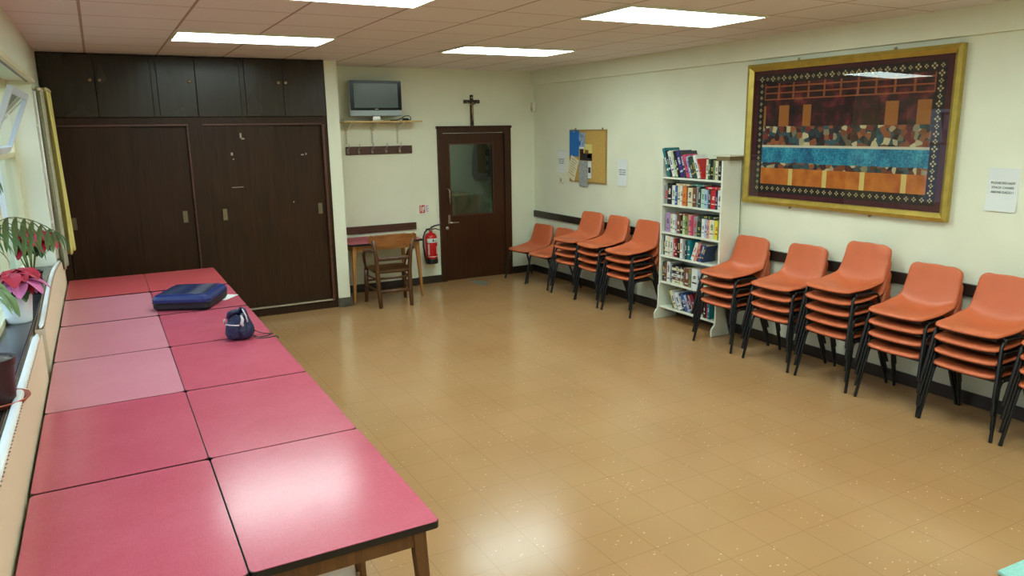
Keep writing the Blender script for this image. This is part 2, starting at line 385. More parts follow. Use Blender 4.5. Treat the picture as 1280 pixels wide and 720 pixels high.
for x0, x1, yy in ((-.335, .30, .010), (.25, .83, .034), (1.0, 1.68, .010), (1.62, 2.235, .034)):
    d = bx('sliding_door', x0, x1, yy, yy+.02, .112, 2.10, M_wood, t, .002)
    hx = {-.335: -.279, .25: .735, 1.0: 1.126, 1.62: 2.155}[x0]
    b = MB(); b.box(hx-.022, hx+.022, yy-.006, yy, 1.11, 1.23); b.box(hx-.012, hx+.012, yy-.0065, yy-.0055, 1.13, 1.21, mat('shadowed_brass', (60, 50, 36), rough=.5))
    b.v = b.v; h = MB(); h.box(hx-.022, hx+.022, yy-.006, yy, 1.11, 1.125); h.box(hx-.022, hx+.022, yy-.006, yy, 1.215, 1.23); h.box(hx-.022, hx-.012, yy-.006, yy, 1.125, 1.215); h.box(hx+.012, hx+.022, yy-.006, yy, 1.125, 1.215)
    h.box(hx-.012, hx+.012, yy-.002, yy, 1.125, 1.215); h.build('finger_pull', mat('dull_pull_metal', (120, 110, 86), rough=.4, metal=.8), d)
up = [(-.40, .052, .013), (.058, .545, .094), (.60, .955, .897), (.961, 1.385, None), (1.44, 1.828, 1.78), (1.834, 2.275, 1.855)]
for x0, x1, kx in up:
    d = bx('upper_door', x0, x1, -.018, -.0005, 2.192, ZC-.012, M_wood_top, t, .002)
    if kx is not None: knob(d, kx, 2.541)
for x0, x1 in ((.549, .596), (1.389, 1.436)): bx('stile', x0, x1, -.010, -.0005, 2.192, ZC-.012, M_wood_top, t)
# chips of torn paper on the door
b = MB(); Mt = mat('torn_paper', (168, 158, 136), rough=.8)
for x, z, w, h in ((1.345, 1.97, .018, .05), (1.36, 1.955, .03, .015), (1.24, 1.79, .02, .03), (1.255, 1.745, .012, .012), (1.98, 1.77, .03, .012), (2.03, 1.775, .012, .02), (1.22, 1.45, .12, .006), (1.86, 1.25, .008, .02)):
    yy = .0095 if x < 1.62 else .0335
    b.box(x, x+w, yy-.0008, yy, z, z+h, T=None)
b.build('torn_tape', Mt, t)

# ------------------------------------------------------------------ ceiling lights
def ceiling_light(x0, y0, label):
    w, d = 1.24, .62
    t = thing('ceiling_light', label, 'ceiling light', (x0, y0, ZC), group='fluorescent ceiling lights')
    b = MB(); z0 = -.016
    b.box(0, w, 0, .018, z0, -.0006); b.box(0, w, d-.018, d, z0, -.0006); b.box(0, .018, .018, d-.018, z0, -.0006); b.box(w-.018, w, .018, d-.018, z0, -.0006)
    b.build('frame', M_plastic, t)
    bx('diffuser', .018, w-.018, .018, d-.018, -.012, -.004, M_diff, t)
ceiling_light(.622, 6.405, 'bright ceiling light panel just in front of the dark cupboards')
ceiling_light(3.11, 6.54, 'bright ceiling light panel in front of the door and crucifix')
ceiling_light(3.105, 4.045, 'largest bright ceiling light panel, toward the framed picture')
ceiling_light(.632, 4.045, 'bright ceiling light panel cut off by the top edge of the photo')
for x0 in (.622, 3.11):
    for y0, w_ in ((1.6, 'row'), (-.8, 'rear row')):
        ceiling_light(x0, y0, 'ceiling light panel behind the viewer, %s on the %s side' % (w_, 'window' if x0 < 2 else 'picture'))

# ------------------------------------------------------------------ window
t = thing('window_1', 'x', 'x', (0, 0, 0)); del t['category']; t['label'] = 'long cream painted window above the dark sill'; t['kind'] = 'structure'
b = MB(); ys = [7.27, 5.65, 4.05, 2.45, .85, -.57]
b.box(-.66, -.58, -.6, 7.3, .925, .985); b.box(-.66, -.58, -.6, 7.3, 2.40, 2.46)
for y in ys: b.box(-.66, -.575, y-.03, y+.03, .985, 2.40)
b.box(-.65, -.59, -.6, 7.3, 1.86, 1.90)
b.build('window_frame', M_frame, t, .003)
for i in range(5):
    y0, y1 = ys[i+1]+.03, ys[i]-.03
    bx('pane', -.622, -.616, y0, y1, .985, 1.86, M_glass, t)
    if i != 0: bx('pane', -.622, -.616, y0, y1, 1.90, 2.40, M_glass, t)
# tilted hopper sash in the far bay
sa = bpy.data.objects.new('open_sash', None); COL.objects.link(sa); sa.parent = t; sa.location = (-.60, 0, 1.91); sa.rotation_euler = (0, R(22), 0)
b = MB(); y0, y1 = 5.70, 6.95; h = .46
b.box(-.018, .018, y0, y1, 0, .045); b.box(-.018, .018, y0, y1, h-.045, h); b.box(-.018, .018, y0, y0+.045, .045, h-.045); b.box(-.018, .018, y1-.045, y1, .045, h-.045)
b.build('sash_frame', mat('white_sash_paint', (214, 222, 226), rough=.35), sa, .002)
bx('sash_pane', -.003, .003, y0+.045, y1-.045, .045, h-.045, M_glass, sa)
struct(bx('window_sill', -.60, -.445, YB+.02, 7.298, .926, .95, M_sill, bev=.004))
struct(bx('trim_sill_edge', -.4445, -.433, YB+.02, 7.298, .905, .952, M_silledge, bev=.003))
# curtain rail
t = thing('curtain_rail', 'cream curtain rail along the top of the window', 'curtain rail', (0, 0, 0))
b = MB(); b.box(-.409, -.385, 0, 7.33, 2.435, 2.475); b.build('track', M_frame, t, .003)
b = MB(); b.box(-.440, -.4105, 0, 7.28, 2.447, 2.4595); b.build('lath', M_woodred, t)  # reddish-brown strip standing in for the shadow under the rail
for k in range(9): bx('gliders' if False else 'glider', -.384, -.376, 6.2+k*.13, 6.23+k*.13, 2.44, 2.462, M_plastic, t)

# curtains
def curtain(name, label, y0, y1, zt, zb, xc0, xc1, amp, folds, m, mhead):
    t = thing(name, label, 'curtain', (0, 0, 0))
    b = MB(); nu, nv = 90, 24; vs = []; fs = []
    for j in range(nv+1):
        f = j/nv; z = zt+(zb-zt)*f
        for i in range(nu+1):
            u = i/nu; ph = u*folds*2*math.pi
            a = amp*(.55+.45*f)
            x = xc0+(xc1-xc0)*f+a*math.sin(ph+.5*math.sin(3*f+u*5))+.012*math.sin(ph*2.3+1)
            y = y0+(y1-y0)*u+.02*math.sin(ph*1.0+1.3+f)
            vs.append((x, y, z+ (.012*math.sin(ph*.9) if j == nv else 0)))
    for j in range(nv):
        for i in range(nu):
            a = j*(nu+1)+i; fs.append((a, a+1, a+nu+2, a+nu+1))
    b.add(vs, fs); o = b.build('cloth', m, t, smooth=True); s = o.modifiers.new('s', 'SOLIDIFY'); s.thickness = .003
    # gathered heading tape
    b = MB(); pts = [(xc0+.8*amp*math.sin(i/60*folds*2*math.pi), y0+(y1-y0)*i/60, zt-.02) for i in range(61)]
    b.tube(pts, .012, 6); b.build('heading', mhead, t, smooth=True)
    return t
M_cur = mat('pale_yellow_curtain', (224, 214, 130), rough=.85, noise=(3, .12, (1, 6, .4)))
M_lin = mat('speckled_grey_lining', (176, 176, 150), rough=.9, noise=(160, .3))
curtain('curtain', 'pale yellow gathered curtain hanging beside the dark cupboard', 7.86, 8.38, 2.44, .95, -.350, -.335, .036, 3, M_cur, M_frame)
curtain('curtain', 'speckled grey curtain with folds between the window and the yellow curtain', 7.42, 7.88, 2.42, .88, -.375, -.372, .018, 3, M_lin, M_frame)
t = thing('wall_pipe', 'thin white vertical pipe on the wall beside the grey curtain', 'pipe', (-.395, 7.345, 0))
b = MB(); b.tube([(0, 0, 1.0), (0, 0, 2.38)], .009, 8); b.build('pipe', M_creamtop, t, smooth=True)
for z in (1.3, 2.1): bx('clip', -.0145, .004, -.012, .012, z, z+.02, M_creamtop, t)

# ------------------------------------------------------------------ radiators
def radiator(label, y0, y1, ztop, arch):
    t = thing('radiator', label, 'radiator', (0, 0, 0), group='cream radiators under the window')
    zf = lambda y: ztop+arch*math.sin(math.pi*max(0, min(1, (y-y0)/(y1-y0))))**1.5
    b = MB(); pitch = .036; n = int((y1-y0)/pitch)*4; vs = []; fs = []
    for i in range(n+1):
        y = y0+(y1-y0)*i/n; x = -.382+.006*math.cos(i/4*2*math.pi)
        vs += [(x, y, .16), (x, y, zf(y)-.012), (-.428, y, .16), (-.428, y, zf(y)-.012)]
    for i in range(n):
        a = i*4; fs += [(a, a+4, a+5, a+1), (a+2, a+3, a+7, a+6), (a, a+2, a+6, a+4)]
    fs += [(0, 1, 3, 2), (n*4, n*4+2, n*4+3, n*4+1)]
    b.add(vs, fs); b.build('panel', M_cream, t)
    b = MB(); m_ = 40
    pts = [(-.398, y0+(y1-y0)*i/m_, zf(y0+(y1-y0)*i/m_)-.004) for i in range(m_+1)]
    b.tube(pts, [.005]+[.018 if not arch else .013]*(m_-1)+[.005], 10, flat=.6); b.build('top_rail', M_creamtop, t, smooth=True)
    for y in (y0+.12, y1-.12): bx('foot', -.425, -.395, y-.015, y+.015, .0005, .165, M_cream, t)
    for y in (y0+.25, y1-.25): bx('bracket', -.4735, -.429, y-.015, y+.015, .5, .7, M_cream, t)
radiator('long ribbed cream radiator beside the nearest tables', .5, 4.66, .975, 0)
radiator('cream radiator with bowed top beyond the ribbed one, nearer the curtain', 4.9, 7.72, .955, .07)

# ------------------------------------------------------------------ tables
def make_table(m):
    """top 0.626 (x) by 0.928 (y), height .72; origin on the floor at the centre"""
    t = bpy.data.objects.new('table', None); COL.objects.link(t); t.empty_display_size = .05
    w, d, h = .622, .928, .72; c = .02
    def outline(w, d, z):
        o = []
        for sx, sy, a0 in ((1, 1, 0), (-1, 1, 90), (-1, -1, 180), (1, -1, 270)):
            for k in range(5):
                a = R(a0+k*22.5); o.append((sx*(w/2-c)+c*math.cos(a), sy*(d/2-c)+c*math.sin(a), z))
        return o
    b = MB(); b.prism(outline(w-.004, d-.004, h-.002), (0, 0, .002)); b.build('tabletop', m, t)
    b = MB(); b.prism(outline(w, d, h-.026), (0, 0, .0238)); b.build('edging', M_edge, t)
    b = MB(); z0, z1 = h-.10, h-.027; aw, ad = w/2-.055, d/2-.055
    b.box(-aw, aw, -ad-.01, -ad+.01, z0, z1); b.box(-aw, aw, ad-.01, ad+.01, z0, z1)
    b.box(-aw-.01, -aw+.01, -ad, ad, z0, z1); b.box(aw-.01, aw+.01, -ad, ad, z0, z1); b.build('apron', M_legdark, t)
    for sx in (-1, 1):
        for sy in (-1, 1):
            b = MB(); b.frustum((sx*(w/2-.026), sy*(d/2-.03), .0005), (sx*(w/2-.062), sy*(d/2-.066), h-.027), .026, .026, .05, .05)
            b.build('leg', M_legdark, t, .004)
    return t
tb = make_table(M_laminate)
rows = [(2.155, 3.085), (3.092, 4.022), (4.03, 4.96), (4.968, 5.898), (5.918, 6.848), (6.885, 7.815)]
place = ['nearest', 'second', 'third', 'fourth', 'fifth', 'farthest']
first = True
for i, (y0, y1) in enumerate(rows):
    for side in (0, 1):
        t = tb if first else copy_tree(tb); first = False
        yc_ = (y0+y1)/2 + (rnd.uniform(-.003, .003)); xc_ = (-.053, .570)[side]
        t.location = (xc_, yc_, 0); t.rotation_euler = (0, 0, R(rnd.uniform(-.12, .12)))
        if i == 0 and side == 1: t.location.x += .002
        s = 'along the radiator' if side == 0 else 'facing the open floor'
        where = {0: 'nearest the viewer', 1: 'second from the viewer', 2: 'third from the viewer', 3: 'fourth from the viewer', 4: 'fifth from the viewer', 5: 'closest to the dark cupboards'}[i]
        lab = 'pinkish red laminate table %s, %s' % (s, where)
        if side == 1 and i == 4: lab = 'pinkish red laminate table facing the open floor, carrying the blue case'
        if side == 1 and i == 2: lab = 'pinkish red laminate table facing the open floor, one nearer than the navy bag'
        tag(t, lab, 'table', 'pinkish red tables pushed together')
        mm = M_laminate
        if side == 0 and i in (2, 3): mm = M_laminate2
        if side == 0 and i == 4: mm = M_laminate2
        if i == 5: mm = M_laminate3
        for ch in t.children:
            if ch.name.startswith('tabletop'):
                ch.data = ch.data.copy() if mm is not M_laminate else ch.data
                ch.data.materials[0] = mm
# table in the alcove (own copy)
t = copy_tree(tb); t.location = (2.93, 8.80, 0); t.rotation_euler = (0, 0, R(90.5))
tag(t, 'small red table with pale wooden legs against the end wall under the TV', 'table')
for ch in t.children:
    if ch.name.startswith(('leg', 'apron')):
        ch.data = ch.data.copy(); ch.data.materials[0] = M_legwood

# ------------------------------------------------------------------ blue case, paper, bag
t = thing('laptop_case', 'ribbed blue and black case lying flat on a red table', 'case', (.515, 6.19, .7205), R(-25))
Mb = mat('blue_case_shell', (24, 42, 104), rough=.34); Mk = mat('black_case_fabric', (20, 22, 30), rough=.6)
def rr(w, d, c, z, n=5):
    o = []
    for sx, sy, a0 in ((1, 1, 0), (-1, 1, 90), (-1, -1, 180), (1, -1, 270)):
        for k in range(n):
            a = R(a0+k*90/(n-1)); o.append((sx*(w/2-c)+c*math.cos(a), sy*(d/2-c)+c*math.sin(a), z))
    return o
def loft(b, loops, m=None):
    n = len(loops[0]); vs = [p for l in loops for p in l]; fs = []
    for i in range(len(loops)-1):
        for k in range(n): fs.append((i*n+k, i*n+(k+1) % n, (i+1)*n+(k+1) % n, (i+1)*n+k))
    fs.append(list(range(n))[::-1]); fs.append([(len(loops)-1)*n+k for k in range(n)])
    b.add(vs, fs, m)
b = MB(); loft(b, [rr(.40, .46, .05, 0), rr(.425, .485, .05, .02), rr(.425, .485, .05, .058)]); b.build('base_shell', Mk, t)
b = MB(); loft(b, [rr(.428, .488, .05, .060), rr(.428, .488, .05, .085), rr(.40, .46, .05, .108), rr(.37, .43, .05, .115)]); b.build('lid', Mb, t)
b = MB()
for k in range(9):
    y = -.17+k*.0425; b.tube([(-.17, y, .113), (.17, y, .113)], .010, 6)
b.build('ribs', mat('dark_blue_ribs', (14, 24, 66), rough=.3), t, smooth=True)
b = MB(); b.tube([tuple(p) for p in rr(.43, .49, .05, .059)]+[rr(.43, .49, .05, .059)[0]], .004, 6); b.build('zip', M_black, t)
b = MB(); b.tube([(-.09, .245, .06), (-.08, .285, .06), (.08, .285, .06), (.09, .245, .06)], .010, 8); b.build('handle', Mk, t, smooth=True)
b = MB()
for k in range(5): b.tube([(.178, -.15+k*.03, .112), (.192, -.15+k*.03, .107)], .003, 6)
b.build('studs', M_metal, t)
b = MB(); T = Matrix.Translation((.80, 6.27, .7212)) @ Matrix.Rotation(R(-38), 4, 'Z'); b.box(-.085, .03, -.10, .10, 0, .0012, T=T)
tag(b.build('paper_sheet', M_paper), 'white sheet of paper sticking out beside the blue case', 'paper')

t = thing('drawstring_bag', 'small navy bag with white trim standing on the red tables', 'bag', (.675, 4.93, .7205), R(-12))
Mn = mat('navy_nylon', (24, 32, 70), rough=.42, noise=(22, .25), bump=(26, .7, .02))
b = MB(); prof = [(.045, 0), (.078, .012), (.089, .04), (.086, .075), (.074, .11), (.064, .14), (.058, .165)]
n = 28; vs = []; fs = []
for r, z in prof:
    for k in range(n):
        a = 2*math.pi*k/n; q = r*(1+.05*math.sin(5*a+z*20)+.03*math.sin(9*a)); vs.append((q*math.cos(a), q*math.sin(a)*.85, z+.01*math.sin(a*2)*z*5))
for i in range(len(prof)-1):
    for k in range(n): fs.append((i*n+k, i*n+(k+1) % n, (i+1)*n+(k+1) % n, (i+1)*n+k))
fs.append(list(range(n))[::-1]); b.add(vs, fs); b.add([(x*.9, y*.9, z-.012) for x, y, z in vs[-n:]], [list(range(n))])
b.build('body', Mn, t, smooth=True)
b = MB(); b.tube([(-.058, -.02, .150), (-.05, -.045, .180), (-.01, -.04, .192), (.0, -.0, .178), (-.03, .03, .17), (-.058, 0, .152)], .016, 8); b.tube([(.0, .0, .155), (.02, .01, .20), (.04, -.0, .19), (.05, -.02, .15)], .013, 8)
b.build('gathered_top', Mn, t, smooth=True)
Mw = mat('pale_grey_trim', (196, 188, 190), rough=.6)
b = MB(); b.tube([(-.078, -.02, .105), (-.055, -.060, .107), (-.02, -.078, .106), (.008, -.078, .105)], .005, 6); b.build('trim', Mw, t, smooth=True)
b = MB(); b.tube([(-.086, .0, .10), (-.088, -.004, .12), (-.082, 0, .135)], .006, 6); b.tube([(.022, -.062, .165), (.03, -.075, .14), (.022, -.084, .115), (.032, -.084, .10)], [.006, .01, .012, .006], 8); b.tube([(.03, -.03, .20), (.05, -.05, .16), (.058, -.062, .12)], .005, 6); b.build('toggle', Mw, t, smooth=True)
b = MB(); b.box(-.07, .0, -.082, -.070, .02, .098); b.build('pocket', Mn, t, .01)
b = MB()
for pts in ([(.07, -.0, .06), (.12, .0, .03), (.18, .03, .006), (.205, .045, .005)], [(.205, .045, .005), (.17, .0, .004), (.12, -.02, .004), (.075, -.02, .02)],
            [(.07, -.04, .03), (.11, -.06, .006), (.17, -.05, .004), (.225, -.03, .005), (.238, -.032, -.012)]):
    b.tube(pts, .0045, 6, flat=.6)
b.build('strap', M_black, t, smooth=True)

# ------------------------------------------------------------------ plants on the sill
def pot(t, r0, r1, h, m, rim=None, soil=True):
    b = MB(); b.lathe([(r0, 0), (r1*.98, h*.86), (r1*1.04, h*.87), (r1*1.04, h), (r1*.95, h), (r1*.9, h*.9), (.002, h*.88)], 28, cap=False); b.add([(r0*math.cos(2*math.pi*k/28), r0*math.sin(2*math.pi*k/28), 0) for k in range(28)], [list(range(28))[::-1]])
    b.build('pot', m, t, smooth=False)
    if soil:
        b = MB(); b.lathe([(r1*.9, h*.885), (r1*.5, h*.93), (.002, h*.94)], 16, cap=False); b.build('soil', mat('soil', (52, 40, 32), rough=1, noise=(60, .5)), t)
def leaf(b, base, d, L, W, droop, m=None, n=6):
    """pointed curved leaf starting at base going along d"""
    base = Vector(base); d = Vector(d).normalized(); side = d.cross(Vector((0, 0, 1)))
    side = side.normalized() if side.length > .01 else Vector((1, 0, 0))
    vs = []; p = base.copy(); dd = d.copy()
    for i in range(n+1):
        f = i/n; w = W*math.sin(math.pi*min(.999, (f*.93+.05)))**.8
        up_ = side.cross(dd)
        vs += [tuple(p-side*w+up_*w*.25), tuple(p), tuple(p+side*w+up_*w*.25)]
        dd = (dd+Vector((0, 0, -droop/n))).normalized(); p = p+dd*L/n
    fs = []
    for i in range(n):
        a = i*3; fs += [(a, a+1, a+4, a+3), (a+1, a+2, a+5, a+4)]
    b.add(vs, fs, m)
def cl(bb, lo=-.57):   # keep foliage on the room side of the window glass
    bb.v = [(max(lo, x), y, z) for x, y, z in bb.v]
Mgr = mat('dark_green_leaf', (52, 84, 40), rough=.5, noise=(20, .2)); Mred = mat('crimson_bract', (172, 22, 50), rough=.55, noise=(20, .25)); Mpk = mat('pink_bract', (206, 110, 160), rough=.55, noise=(20, .2))
Mpalm = mat('palm_leaf', (104, 138, 84), rough=.5, noise=(10, .2)); Mstem = mat('green_stem', (110, 120, 70), rough=.6)
def poinsettia(t, zt, spread, seed, nh, mb, height):
    r = random.Random(seed); st = MB(); gl = MB(); br = MB()
    for i in range(nh):
        a = 2*math.pi*i/nh+r.uniform(-.3, .3); q = spread*r.uniform(.3, .8) if i else .02
        hx, hy, hz = q*math.cos(a)*.8, q*math.sin(a), zt+height*r.uniform(.7, 1)
        st.tube([(.01*math.cos(a), .01*math.sin(a), zt-.02), (hx*.5, hy*.5, zt+height*.4), (hx, hy, hz)], [.005, .004, .003], 6)
        for k in range(9):
            aa = 2*math.pi*k/9+r.uniform(-.2, .2)
            leaf(br, (hx, hy, hz), (math.cos(aa), math.sin(aa), r.uniform(-.1, .5)), r.uniform(.12, .18), r.uniform(.036, .05), r.uniform(.8, 2.0), mb[i % len(mb)])
        for k in range(6):
            aa = 2*math.pi*k/6+r.uniform(-.3, .3)
            leaf(gl, (hx*.8, hy*.8, hz-.05), (math.cos(aa), math.sin(aa), r.uniform(-.3, .2)), r.uniform(.09, .13), .03, r.uniform(.6, 1.5))
    off = t.location.x
    for bb in (st, gl, br): cl(bb, -.565-off); bb.v = [(min(x, -.30-off), y, z) for x, y, z in bb.v]
    st.build('stem', Mstem, t, smooth=True); gl.build('leaves', Mgr, t); br.build('bracts', None, t)
t = thing('poinsettia', 'dark red poinsettia in a black pot on the dark sill near the curtain', 'plant', (-.50, 6.10, .9505))
b = MB(); b.prism([(-.065, -.075, 0), (.055, -.075, 0), (.055, .075, 0), (-.065, .075, 0)], (0, 0, .05)); b.build('saucer', M_black, t, .006)
pp = bpy.data.objects.new('pot_inner', None); COL.objects.remove(pp) if False else bpy.data.objects.remove(pp)
b = MB(); b.lathe([(.045, .012), (.065, .13), (.072, .132), (.072, .15), (.062, .15), (.058, .135), (.002, .13)], 24, cap=False); b.build('pot', M_black, t)
poinsettia(t, .14, .21, 3, 9, [Mred], .29)
t = thing('poinsettia', 'red and pink poinsettia in a white ribbed pot on the dark sill', 'plant', (-.515, 5.14, .9505))
Mwp = mat('white_ceramic', (222, 228, 228), rough=.3)
b = MB(); pr = [(.062, 0), (.064, .004)]
for k in range(12): pr += [(.066+.017*k/12+.0012, .01+k*.0125), (.066+.017*k/12, .016+k*.0125)]
pr += [(.084, .165), (.079, .165), (.074, .15), (.002, .148)]
b.lathe(pr, 28, cap=False); b.add([(.062*math.cos(2*math.pi*k/28), .062*math.sin(2*math.pi*k/28), 0) for k in range(28)], [list(range(28))[::-1]]); b.build('pot', Mwp, t, smooth=True)
poinsettia(t, .15, .13, 11, 6, [Mred, Mred, Mpk], .16)
t = thing('potted_plant', 'brown plastic pot on a terracotta saucer at the near end of the sill', 'plant pot', (-.50, 3.52, .9505))
b = MB(); b.lathe([(.06, 0), (.098, .006), (.118, .026), (.122, .028), (.120, .034), (.10, .014), (.002, .010)], 32, cap=False); b.build('saucer', mat('terracotta_plastic', (166, 84, 56), rough=.5), t, smooth=True)
o = MB(); o.lathe([(.07, .012), (.082, .17), (.088, .172), (.090, .20), (.082, .20), (.078, .19), (.002, .186)], 32, cap=False); o.build('pot', mat('dark_brown_plastic', (48, 26, 24), rough=.35), t)
o = MB(); o.lathe([(.078, .1905), (.05, .196), (.002, .198)], 16, cap=False); o.build('soil', mat('gritty_soil', (110, 106, 96), rough=1, noise=(90, .7)), t)
t.location.x = -.475; tag(t, 'arching green palm in a brown pot at the near end of the sill', 'plant')
st = MB(); lf = MB(); o_ = Vector(t.location)
W_ = lambda P: [Vector(p)-o_ for p in P]
fronds = [W_([(-.475, 3.52, 1.13), (-.50, 3.56, 1.40), (-.46, 3.68, 1.60), (-.385, 3.86, 1.675), (-.30, 4.04, 1.645), (-.225, 4.24, 1.565)]),
          W_([(-.48, 3.53, 1.13), (-.53, 3.62, 1.42), (-.53, 3.85, 1.60), (-.49, 4.05, 1.63), (-.42, 4.28, 1.60), (-.345, 4.5, 1.50)]),
          W_([(-.48, 3.50, 1.13), (-.54, 3.55, 1.50), (-.54, 3.72, 1.74), (-.50, 3.92, 1.86), (-.455, 4.1, 1.87)]),
          W_([(-.48, 3.50, 1.13), (-.53, 3.40, 1.45), (-.53, 3.20, 1.66), (-.50, 2.98, 1.70), (-.46, 2.8, 1.62)]),
          W_([(-.47, 3.50, 1.13), (-.46, 3.42, 1.40), (-.42, 3.28, 1.52), (-.36, 3.12, 1.50)])]
for F_ in fronds:
    P = []
    for k in range(17):
        f = k/16*(len(F_)-1); q = min(int(f), len(F_)-2); g = f-q
        p0, p1, p2, p3 = F_[max(q-1, 0)], F_[q], F_[q+1], F_[min(q+2, len(F_)-1)]
        P.append(.5*((2*p1)+(p2-p0)*g+(2*p0-5*p1+4*p2-p3)*g*g+(3*p1-p0-3*p2+p3)*g**3))
    st.tube(P, [.0045-.003*k/16 for k in range(17)], 6)
    for k in range(6, 17):
        d = (P[min(16, k+1)]-P[k-1]).normalized()
        for s_ in (-1, 1):
            sd = Vector((d.y, -d.x, 0)).normalized()*s_
            leaf(lf, P[k], d*.6+sd*.55+Vector((0, 0, -.1)), .18*(1-.3*abs(k-10)/6), .013, 2.4, n=7)
off = t.location.x
for bb in (st, lf): bb.v = [(max(-.57-off, x), y, z) for x, y, z in bb.v]
st.build('stem', Mstem, t, smooth=True); lf.build('fronds', Mpalm, t)

# ------------------------------------------------------------------ TV shelf, TV, coat rack
YP = YF-.03
t = thing('wall_shelf', 'light wooden shelf on white slotted brackets holding the TV', 'shelf', (0, YP, 0))
bx('board', 2.60, 3.60, -.27, -.012, 2.124, 2.142, M_legwood if False else wood_mat('pine_board', (192, 158, 92), (208, 176, 112), axis=0), t, .002)
for x in (2.70, 3.03, 3.36):
    bx('upright', x-.011, x+.011, -.012, -.0006, 1.86, 2.124, M_plastic, t)
    b = MB()
    for k in range(9): b.box(x-.004, x+.004, -.0128, -.0118, 1.875+k*.027, 1.888+k*.027)
    b.build('slots', M_ink, t)
    b = MB(); b.prism([(x-.008, -.012, 2.02), (x-.008, -.24, 2.112), (x-.008, -.24, 2.1238), (x-.008, -.012, 2.1238)], (.016, 0, 0)); b.build('bracket', M_plastic, t)
t = thing('television', 'small silver and black flat TV standing on the wooden wall shelf', 'television', (3.04, 8.985, 2.1425), R(-3))
Mtv = mat('silver_plastic', (150, 158, 160), rough=.35, metal=.3)
bx('casing', -.325, .325, -.03, .045, .055, .475, Mtv, t, .008)
bx('bezel', -.318, .318, -.036, -.0305, .125, .47, mat('gloss_black', (8, 8, 9), rough=.15, spec=.25), t, .003)
bx('screen', -.272, .272, -.0385, -.0365, .155, .44, mat('grey_screen', (74, 88, 84), rough=.22), t)
b = MB(); b.box(-.075, .075, -.10, .06, 0, .012); b.box(-.05, .05, -.02, .03, .012, .056); b.build('stand', M_metal, t, .004)
bx('logo', -.02, .02, -.0368, -.0362, .137, .143, M_plastic, t)
t = thing('power_adapter', 'black cable and adapter lying on the shelf beside the TV', 'cable', (3.42, 9.0, 2.143))
b = MB(); b.box(-.03, .04, -.02, .03, 0, .03); b.build('plug_block', M_black, t, .006)
b = MB(); b.tube([(-.2, .0, .006), (-.12, -.03, .006), (-.05, .0, .03), (0, .02, .055), (.05, .01, .06), (.07, -.01, .04), (.06, -.03, .012), (.0, -.04, .008)], .005, 6); b.build('cable', M_black, t, smooth=True)
t = thing('coat_rack', 'dark wooden board with metal coat hooks under the TV shelf', 'coat rack', (0, YP, 0))
bx('board', 2.68, 3.545, -.02, -.0006, 1.735, 1.835, M_woodred, t, .003)
for x in (2.66+.01, 2.835, 3.01, 3.19, 3.37):
    b = MB(); x = max(x, 2.70); b.box(x-.009, x+.009, -.024, -.0202, 1.745, 1.815)
    b.tube([(x, -.022, 1.79), (x, -.05, 1.795), (x+.004, -.075, 1.83), (x+.006, -.085, 1.875)], [.007, .006, .0055, .007], 8)
    b.tube([(x, -.022, 1.765), (x, -.05, 1.75), (x, -.062, 1.775)], [.007, .006, .007], 8)
    b.build('hook', M_metal, t, smooth=True)

# ------------------------------------------------------------------ bentwood armchair
t = thing('wooden_armchair', 'old brown wooden armchair pushed up to the small red table', 'chair', (2.89, 8.36, 0), R(-4))
Mch = wood_mat('polished_brown_wood', (66, 40, 20), (98, 62, 32), rough=.3); Mch2 = wood_mat('crest_wood', (122, 72, 34), (156, 100, 50), rough=.3, axis=0)
# local: back of the chair toward -y (the viewer), front toward +y
for sx in (-1, 1):
    b = MB(); b.tube([(sx*.185, -.255, .0005), (sx*.190, -.215, .20), (sx*.192, -.195, .42), (sx*.205, -.215, .62), (sx*.235, -.245, .80)], [.022, .026, .028, .025, .020], 8); b.build('leg', Mch, t, smooth=True)
    b = MB(); b.tube([(sx*.245, .20, .0005), (sx*.235, .19, .25), (sx*.23, .18, .42)], [.021, .026, .028], 8); b.build('leg', Mch, t, smooth=True)
    b = MB(); b.tube([(sx*.212, -.225, .67), (sx*.262, -.16, .675), (sx*.282, -.02, .66), (sx*.275, .09, .60), (sx*.255, .15, .50), (sx*.235, .165, .40)], [.016, .019, .021, .019, .016, .013], 8); b.build('armrest', Mch, t, smooth=True)
    b = MB(); b.tube([(sx*.192, -.20, .33), (sx*.232, .18, .33)], .012, 8); b.tube([(sx*.188, -.22, .20), (sx*.236, .19, .20)], .011, 8); b.build('stretcher', Mch, t, smooth=True)
b = MB(); b.tube([(-.19, -.205, .345), (.19, -.205, .345)], .012, 8); b.tube([(-.19, -.22, .19), (.19, -.22, .19)], .016, 8, flat=1.3); b.tube([(-.235, .19, .26), (.235, .19, .26)], .012, 8); b.build('stretcher', Mch, t, smooth=True)
b = MB(); loft(b, [[(x, y-.01+.0, z) for x, y, z in rr(.44, .42, .09, .405)], [(x, y-.01, z) for x, y, z in rr(.47, .45, .10, .42)], [(x, y-.01, z) for x, y, z in rr(.47, .45, .10, .437)], [(x, y-.01, z) for x, y, z in rr(.42, .40, .09, .44)], [(x, y-.01, z) for x, y, z in rr(.2, .2, .06, .432)]]); b.build('seat', Mch, t, smooth=False)
b = MB(); n = 20; vs = []; fs = []
for i in range(n+1):
    u = -1+2*i/n; y = -.275+.075*abs(u)**2.2; x = .285*u
    zt = .845+.022*math.cos(u*math.pi/2)+(.012 if abs(u) > .85 else 0); zb = .735-.02*math.cos(u*math.pi/2)+.04*abs(u)**6
    if abs(u) > .93: zt -= .02; zb += .015
    vs += [(x, y-.013, zb), (x, y-.018, zt), (x, y+.010, zt), (x, y+.013, zb)]
for i in range(n):
    a = i*4
    for k in range(4): fs.append((a+k, a+4+k, a+4+(k+1) % 4, a+(k+1) % 4))
